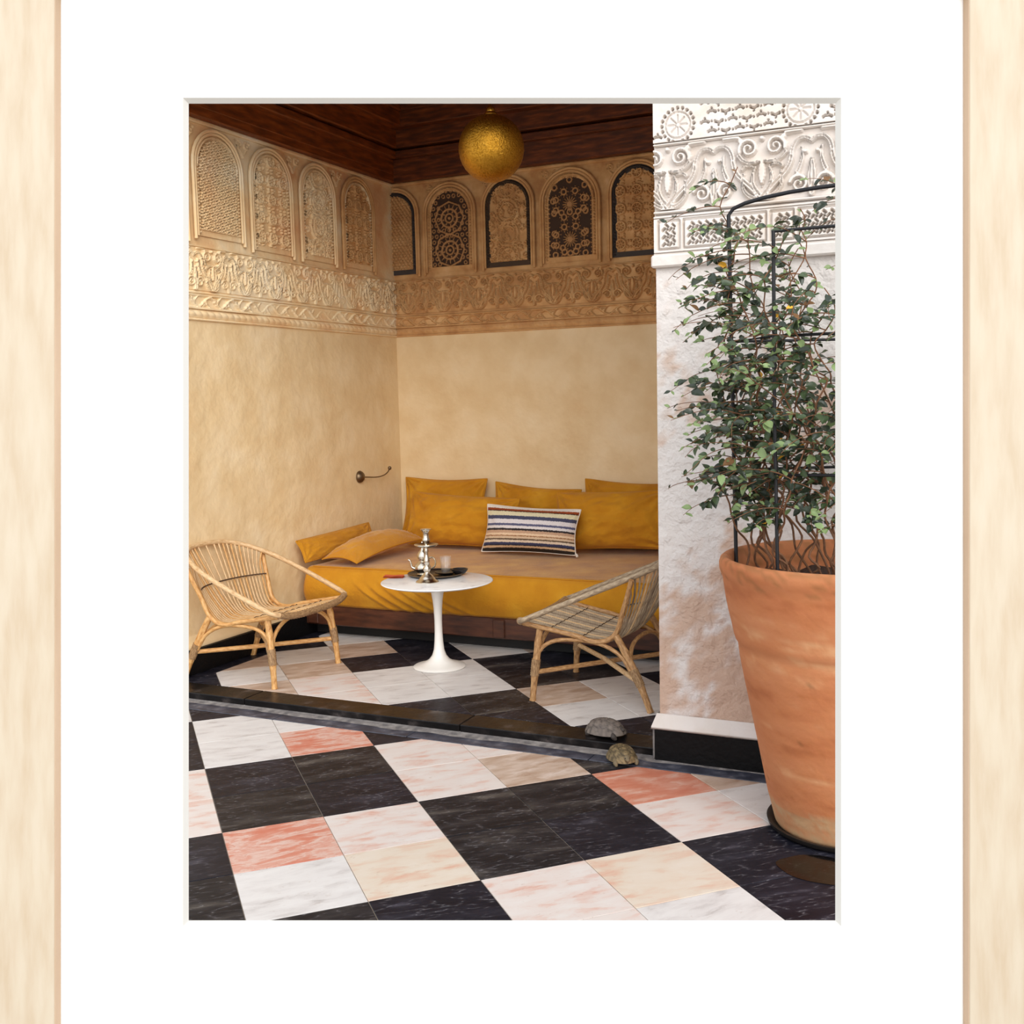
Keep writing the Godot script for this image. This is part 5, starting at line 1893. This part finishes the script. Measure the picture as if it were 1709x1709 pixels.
# head towards +x; L is the length of the shell
func build_tortoise(label: String, at: Vector3, turn: float, L: float, tones: Array, head_out: float) -> void:
	var o := thing("tortoise", label, "tortoise", at, "tortoises by the step")
	o.rotation.y = turn
	var s := L / 0.14
	var field := func(p0: Vector3) -> float:
		var p := p0 / s
		var d := capsule(p, Vector3(-0.045, 0.026, 0), Vector3(0.04, 0.026, 0), 0.024, 0.024)
		var hd := smin(capsule(p, Vector3(0.05, 0.028, 0), Vector3(0.068 + head_out, 0.034, 0), 0.011, 0.0105), capsule(p, Vector3(0.07 + head_out, 0.035, 0), Vector3(0.083 + head_out, 0.031, 0), 0.0125, 0.008), 0.006)
		d = smin(d, hd, 0.01)
		for sz in [-1.0, 1.0]:
			var z := absf(p.z - 0.0)
			if p.z * sz < -0.005:
				continue
			var q := Vector3(p.x, p.y, z)
			d = smin(d, smin(capsule(q, Vector3(0.036, 0.026, 0.026), Vector3(0.058, 0.014, 0.043), 0.012, 0.0095), capsule(q, Vector3(0.058, 0.014, 0.043), Vector3(0.064, 0.007, 0.042), 0.0095, 0.0075), 0.004), 0.008)
			d = smin(d, smin(capsule(q, Vector3(-0.036, 0.026, 0.024), Vector3(-0.054, 0.012, 0.036), 0.013, 0.011), capsule(q, Vector3(-0.054, 0.012, 0.036), Vector3(-0.058, 0.007, 0.036), 0.011, 0.0085), 0.004), 0.008)
		d = smin(d, capsule(p, Vector3(-0.06, 0.022, 0), Vector3(-0.082, 0.012, 0), 0.007, 0.003), 0.006)
		return maxf(d, -(p.y - 0.0005)) * s
	var body := part(o, "body", nets(Vector3(-0.09, -0.004, -0.062) * s, Vector3(0.108 + head_out, 0.062, 0.062) * s, 0.0034 * s, field), M.hide)
	var hc: Color = tones[2]
	var hm: StandardMaterial3D = M.hide.duplicate()
	hm.vertex_color_use_as_albedo = false
	hm.albedo_color = hc
	hm.resource_name = "hide"
	body.material_override = hm
	# eyes
	for sz in [-1.0, 1.0]:
		var e := MB.new()
		e.lathe(PackedVector2Array([Vector2(0.0, -0.0022), Vector2(0.0016, -0.0015), Vector2(0.0022, 0.0), Vector2(0.0016, 0.0015), Vector2(0.0, 0.0022)]), 10, Vector3(0.078 + head_out, 0.0385, 0.0098 * sz) * s)
		part(body, "eye", e.mesh(), M.iron)
	# shell: a dome of scutes with sunken seams
	var scutes: Array[Vector2] = []
	for k in 5:
		scutes.append(Vector2(-0.056 + k * 0.028, 0.0))
	for sz in [-1.0, 1.0]:
		for k in 4:
			scutes.append(Vector2(-0.042 + k * 0.028, 0.033 * sz))
		for k in 9:
			var an := PI * (k + 0.5) / 9.0
			scutes.append(Vector2(-cos(an) * 0.074, sin(an) * 0.060 * sz))
	var n := 56
	var rows := 26
	var pts := PackedVector3Array()
	var b := MB.new()
	var f := noise(int(L * 5000.0), 90.0, 4)
	for j in rows:
		for i in n:
			var an := TAU * i / (n - 1.0)
			var t := j / (rows - 1.0)
			var ph := t * PI * 0.5
			var rx := 0.074 * cos(ph)
			var rz := 0.054 * cos(ph)
			var x := cos(an) * rx
			var z := sin(an) * rz
			var best := 9.0
			var second := 9.0
			for q in scutes:
				var d := Vector2(x, z).distance_to(q)
				if d < best:
					second = best
					best = d
				elif d < second:
					second = d
			var gap := second - best
			var lift := smoothstep(0.0, 0.006, gap) * 0.0022 + sin(best * 1100.0) * 0.0002
			var y := 0.017 + pow(sin(ph), 0.86) * 0.047
			var flare := maxf(0.0, 1.0 - t * 6.0) * 0.006
			var p := Vector3(x + cos(an) * (lift + flare), y + lift * 0.8 - flare * 0.6 + (0.006 if x < -0.055 else 0.0) * -0.6, z + sin(an) * (lift + flare))
			pts.append(p * s)
			var col: Color = tones[0]
			var k := clampf(smoothstep(0.003, 0.013, best) * 0.7 + f.get_noise_3d(x, y, z) * 1.4 + 0.1, 0.0, 1.0)
			col = col.lerp(tones[1], k)
			if gap < 0.0022:
				col = col.darkened(0.22)
			b.c.append(col.srgb_to_linear())
	b.grid(pts, n, true, PackedVector2Array(), true)
	part(o, "shell", b.mesh(), M.shell)


func build_tortoises() -> void:
	build_tortoise("grey-brown tortoise on the dark step edge, the one farther from the viewer", P(-1.415, STEP, 3.895), -0.15, 0.148, [rgb(118, 107, 98), rgb(96, 86, 80), rgb(58, 50, 45)], -0.008)
	build_tortoise("mottled olive tortoise on the blue-grey border below the step", P(-1.285, 0.002, 3.715), -0.95, 0.132, [rgb(134, 114, 80), rgb(78, 66, 44), rgb(112, 98, 74)], 0.004)


# ---------------------------------------------------------------- terracotta pot and the vine on its iron frame
func leaf_mesh(len: float, wide: float, curl: float, sd: int) -> ArrayMesh:
	var pts := PackedVector3Array()
	var g := RandomNumberGenerator.new()
	g.seed = sd
	for j in 7:
		var f := j / 6.0
		var w := wide * pow(maxf(0.0, sin(PI * pow(f, 0.85))), 0.75) * 0.5 + (0.0004 if j == 6 else 0.0)
		for i in 5:
			var u := i / 4.0 * 2.0 - 1.0
			pts.append(Vector3(u * w, absf(u) * w * 0.35 - curl * f * f * len + sin(f * 7.0 + u * 2.0) * 0.0012, f * len))
	var mb := MB.new()
	mb.grid(pts, 5, true)
	return mb.mesh()


func build_pot() -> void:
	var c := P(-0.425, 0.0, 3.40)
	var o := thing("potted_vine", "tall terracotta pot with a dark-leaved vine climbing a black iron frame by the white pier", "potted plant", c)
	# saucer and pot
	var sb := MB.new()
	sb.lathe(PackedVector2Array([Vector2(0.0, 0.0), Vector2(0.225, 0.0), Vector2(0.242, 0.008), Vector2(0.246, 0.022), Vector2(0.236, 0.022), Vector2(0.226, 0.012), Vector2(0.0, 0.010)]), 64)
	part(o, "saucer", sb.mesh(), M.saucer_black)
	var prof := PackedVector2Array()
	for q in [[0.0, 0.011], [0.216, 0.011], [0.221, 0.02], [0.231, 0.06], [0.238, 0.09], [0.241, 0.098], [0.246, 0.12], [0.262, 0.20], [0.280, 0.29], [0.298, 0.38], [0.316, 0.47], [0.330, 0.545], [0.3345, 0.580], [0.3365, 0.596], [0.3435, 0.606], [0.349, 0.622], [0.357, 0.66], [0.367, 0.70], [0.375, 0.74], [0.381, 0.78], [0.385, 0.805], [0.390, 0.818], [0.395, 0.832], [0.396, 0.850], [0.392, 0.864], [0.383, 0.871], [0.373, 0.870], [0.366, 0.862], [0.363, 0.84], [0.352, 0.74]]:
		prof.append(Vector2(q[0], q[1]))
	var pb := MB.new()
	var fine := PackedVector2Array()
	for k in prof.size() - 1:
		var d := prof[k].distance_to(prof[k + 1])
		var m := maxi(1, int(d / 0.012))
		for q in m:
			fine.append(prof[k].lerp(prof[k + 1], float(q) / m))
	fine.append(prof[prof.size() - 1])
	pb.lathe(fine, 128, Vector3.ZERO, true, 0.002)
	# fired clay with lime bloom, moss specks and drag marks
	var n1 := noise(161, 3.0, 5)
	var n2 := noise(162, 14.0, 4)
	var n3 := noise(163, 60.0, 3)
	for p in pb.v:
		var an := atan2(p.z, p.x)
		var bands := n1.get_noise_3d(p.x * 0.5, p.y * 2.6, p.z * 0.5) + n1.get_noise_3d(p.x * 1.5 + 7.0, p.y * 9.0, p.z * 1.5) * 0.4
		var specks := n2.get_noise_3d(p.x, p.y * 2.5, p.z) + n3.get_noise_3d(p.x, p.y, p.z) * 0.5
		var col := rgb(178, 108, 66).lerp(rgb(190, 124, 82), clampf(0.5 + bands * 1.2, 0, 1))
		var drag := n1.get_noise_3d(an * 0.35, p.y * 11.0, 3.0) + specks * 0.35
		col = col.lerp(rgb(208, 164, 122), smoothstep(0.12, 0.5, bands * 0.6 + drag * 0.5) * 0.6)
		col = col.lerp(rgb(150, 84, 46), smoothstep(0.25, 0.6, -bands * 0.9 + specks * 0.25) * 0.5)
		if specks > 0.72:
			col = col.lerp(rgb(104, 70, 38), 0.4)
		if p.y < 0.098 + 0.006 * sin(an * 5.0):
			col = col.lerp(rgb(176, 148, 112), 0.5 + clampf(specks * 0.6, -0.35, 0.35))
		if p.y > 0.80 and specks > 0.2 - (p.y - 0.80) * 2.0:
			col = col.lerp(rgb(120, 84, 46), 0.35)
		pb.c.append(col.srgb_to_linear())
	part(o, "pot", pb.mesh(), M.terracotta)
	var so := MB.new()
	var sp := PackedVector3Array()
	var sn := noise(171, 9.0, 3)
	for j in 14:
		for i in 41:
			var r := 0.356 * j / 13.0
			var an := TAU * i / 40.0
			sp.append(Vector3(cos(an) * r, 0.775 + sn.get_noise_2d(cos(an) * r, sin(an) * r) * 0.03, sin(an) * r))
	so.grid(sp, 41, true, PackedVector2Array(), true)
	part(o, "soil", so.mesh(), M.soil)
	# iron frame: an arched frame at the back, a square one before it, tied by rings
	var iron: Material = M.iron
	var arch := PackedVector3Array([Vector3(-0.352, 0.76, -0.01)])
	for k in 5:
		arch.append(Vector3(-0.352 - 0.006 * k, 0.8 + k * 0.285, -0.01))
	for k in range(1, 12):
		var an := PI - PI * k / 12.0
		arch.append(Vector3(cos(an) * 0.374, 1.945 + sin(an) * 0.055, -0.01))
	for k in 5:
		arch.append(Vector3(0.376 - 0.005 * k, 1.94 - k * 0.285, -0.01))
	arch.append(Vector3(0.352, 0.76, -0.01))
	var fr := MB.new()
	fr.tube(arch, PackedFloat32Array([0.0064]), 8)
	var frame := part(o, "trellis_arch", fr.mesh(), iron)
	var sq := MB.new()
	sq.tube(PackedVector3Array([Vector3(-0.178, 0.76, 0.20), Vector3(-0.19, 1.3, 0.20), Vector3(-0.195, 1.848, 0.20)]), PackedFloat32Array([0.0056]), 8)
	sq.tube(PackedVector3Array([Vector3(0.178, 0.76, 0.20), Vector3(0.19, 1.3, 0.20), Vector3(0.195, 1.848, 0.20)]), PackedFloat32Array([0.0056]), 8)
	sq.tube(PackedVector3Array([Vector3(-0.20, 1.848, 0.20), Vector3(0.20, 1.848, 0.20)]), PackedFloat32Array([0.0048]), 8)
	part(o, "trellis_front", sq.mesh(), iron)
	for y in [1.135, 1.545]:
		var rg := MB.new()
		var k: float = (y - 0.76) / 1.1
		rg.tube(PackedVector3Array([Vector3(-0.352 - 0.02 * k, y, -0.01), Vector3(-0.19, y, 0.20), Vector3(0.19, y, 0.20), Vector3(0.352 + 0.02 * k, y, -0.01), Vector3(0.0, y, -0.2)]), PackedFloat32Array([0.005]), 6, true)
		part(o, "trellis_ring", rg.mesh(), iron)
	var _f := frame
	# stems
	var g := RandomNumberGenerator.new()
	g.seed = 77
	var sites: Array = []   # [position, outward direction, tip-ness]
	var anchors := [Vector3(-0.36, 0, -0.01), Vector3(-0.19, 0, 0.2), Vector3(-0.05, 0, 0.2), Vector3(-0.28, 0, 0.1), Vector3(-0.2, 0, -0.12), Vector3(0.19, 0, 0.2), Vector3(0.34, 0, 0.0), Vector3(0.05, 0, -0.18), Vector3(-0.12, 0, 0.05)]
	for k in 30:
		var an: Vector3 = anchors[k % anchors.size()]
		var p := Vector3(an.x * 0.55 + g.randf_range(-0.08, 0.08), 0.775, an.z * 0.55 + g.randf_range(-0.06, 0.06))
		var top := g.randf_range(1.3, 2.1)
		var pts := PackedVector3Array([p])
		while p.y < top and pts.size() < 40:
			var to := Vector3(an.x - p.x, 0, an.z - p.z) * 0.16
			p += Vector3(to.x + g.randf_range(-0.035, 0.035), g.randf_range(0.03, 0.062), to.z + g.randf_range(-0.03, 0.03))
			p.z = maxf(p.z, -0.27)
			pts.append(p)
		stem(o, pts, 0.0042, sites, g, 1.05)
		# side shoots arching outwards
		for q in range(3, pts.size() - 1):
			if g.randf() > 0.66:
				continue
			var s := pts[q]
			if s.y < 0.98:
				continue
			var out := Vector3(s.x + g.randf_range(-0.25, 0.05), 0, s.z + g.randf_range(-0.2, 0.25)).normalized()
			if g.randf() < 0.5:
				out = Vector3(-1, 0, g.randf_range(-0.4, 0.9)).normalized()
			var sh := PackedVector3Array([s])
			var l := g.randf_range(0.10, 0.32)
			var v := out + Vector3(0, g.randf_range(0.1, 0.8), 0)
			for w in 7:
				v = (v + Vector3(g.randf_range(-0.25, 0.25), -0.13, g.randf_range(-0.25, 0.25))).normalized()
				s += v * l / 7.0
				if s.z < -0.29:
					s.z = -0.29
				if s.x < -0.58:
					break
				sh.append(s)
			if sh.size() > 2:
				stem(o, sh, 0.002, sites, g, 0.0)
	# leaves: the 300 nearest the viewer in the picture are parts, the rest one crown
	var kinds := [leaf_mesh(0.040, 0.024, 0.12, 1), leaf_mesh(0.034, 0.021, 0.02, 2), leaf_mesh(0.044, 0.026, 0.3, 3), leaf_mesh(0.028, 0.014, 0.0, 4)]
	var leaves: Array = []
	for s in sites:
		var p: Vector3 = s[0]
		var d: Vector3 = s[1]
		var y := (Vector3.UP * 0.9 + Vector3(g.randf_range(-0.9, 0.9), g.randf_range(-0.3, 0.4), g.randf_range(-0.1, 1.3))).normalized()
		d.y *= 0.35
		var z := (d - y * d.dot(y)).normalized()
		var x := y.cross(z)
		var tip: float = s[2]
		var kk := 3 if tip > 0.85 else g.randi() % 3
		var mm := "leaf_dark" if g.randf() < 0.62 else "leaf_green"
		if (tip > 0.8 and g.randf() < 0.6) or g.randf() < 0.12:
			mm = "leaf_pale"
		var r := g.randf()
		if r < 0.006:
			mm = "leaf_yellow"
		elif r < 0.02:
			mm = "leaf_brown"
		leaves.append([p, Transform3D(Basis(x, y, z).scaled_local(Vector3.ONE * g.randf_range(0.6, 1.05)), p), kk, mm])
	var foliage_kinds := {}
	leaves.sort_custom(func(l, r): return (l[0].z - (3.0 if l[0].x > 0.03 else 0.0)) > (r[0].z - (3.0 if r[0].x > 0.03 else 0.0)))
	for k in leaves.size():
		var l: Array = leaves[k]
		if k < 290:
			part(o, "leaf", kinds[l[2]], M[l[3]], l[1])
		else:
			var key: String = l[3]
			if not foliage_kinds.has(key):
				foliage_kinds[key] = []
			foliage_kinds[key].append(l)
	for key in foliage_kinds:
		var st := SurfaceTool.new()
		st.begin(Mesh.PRIMITIVE_TRIANGLES)
		for l in foliage_kinds[key]:
			st.append_from(kinds[l[2]], 0, l[1])
		var f := part(o, "foliage", st.commit(), M[key])
		f.set_meta("kind", "stuff")


func stem(o: Node3D, pts: PackedVector3Array, r: float, sites: Array, g: RandomNumberGenerator, from_y: float) -> void:
	var sp := spline(pts, 3)
	var rad := PackedFloat32Array()
	for k in sp.size():
		rad.append(lerpf(r, r * 0.4, float(k) / sp.size()))
	var mb := MB.new()
	mb.tube(sp, rad, 5)
	part(o, "stem", mb.mesh(), M.twig)
	for k in range(2, sp.size(), 2):
		if sp[k].y < from_y + g.randf_range(0.0, 0.3) * (1.0 if from_y > 0.0 else 0.0):
			continue
		if g.randf() < 0.25:
			continue
		var d := (sp[k] - sp[k - 1]).normalized()
		for q in (2 if g.randf() < 0.5 else 1):
			var side := Vector3(g.randf_range(-1, 1), g.randf_range(-0.5, 0.4), g.randf_range(-1, 1)).normalized()
			var e := (d * 0.4 + side).normalized()
			sites.append([sp[k], e, float(k) / sp.size()])
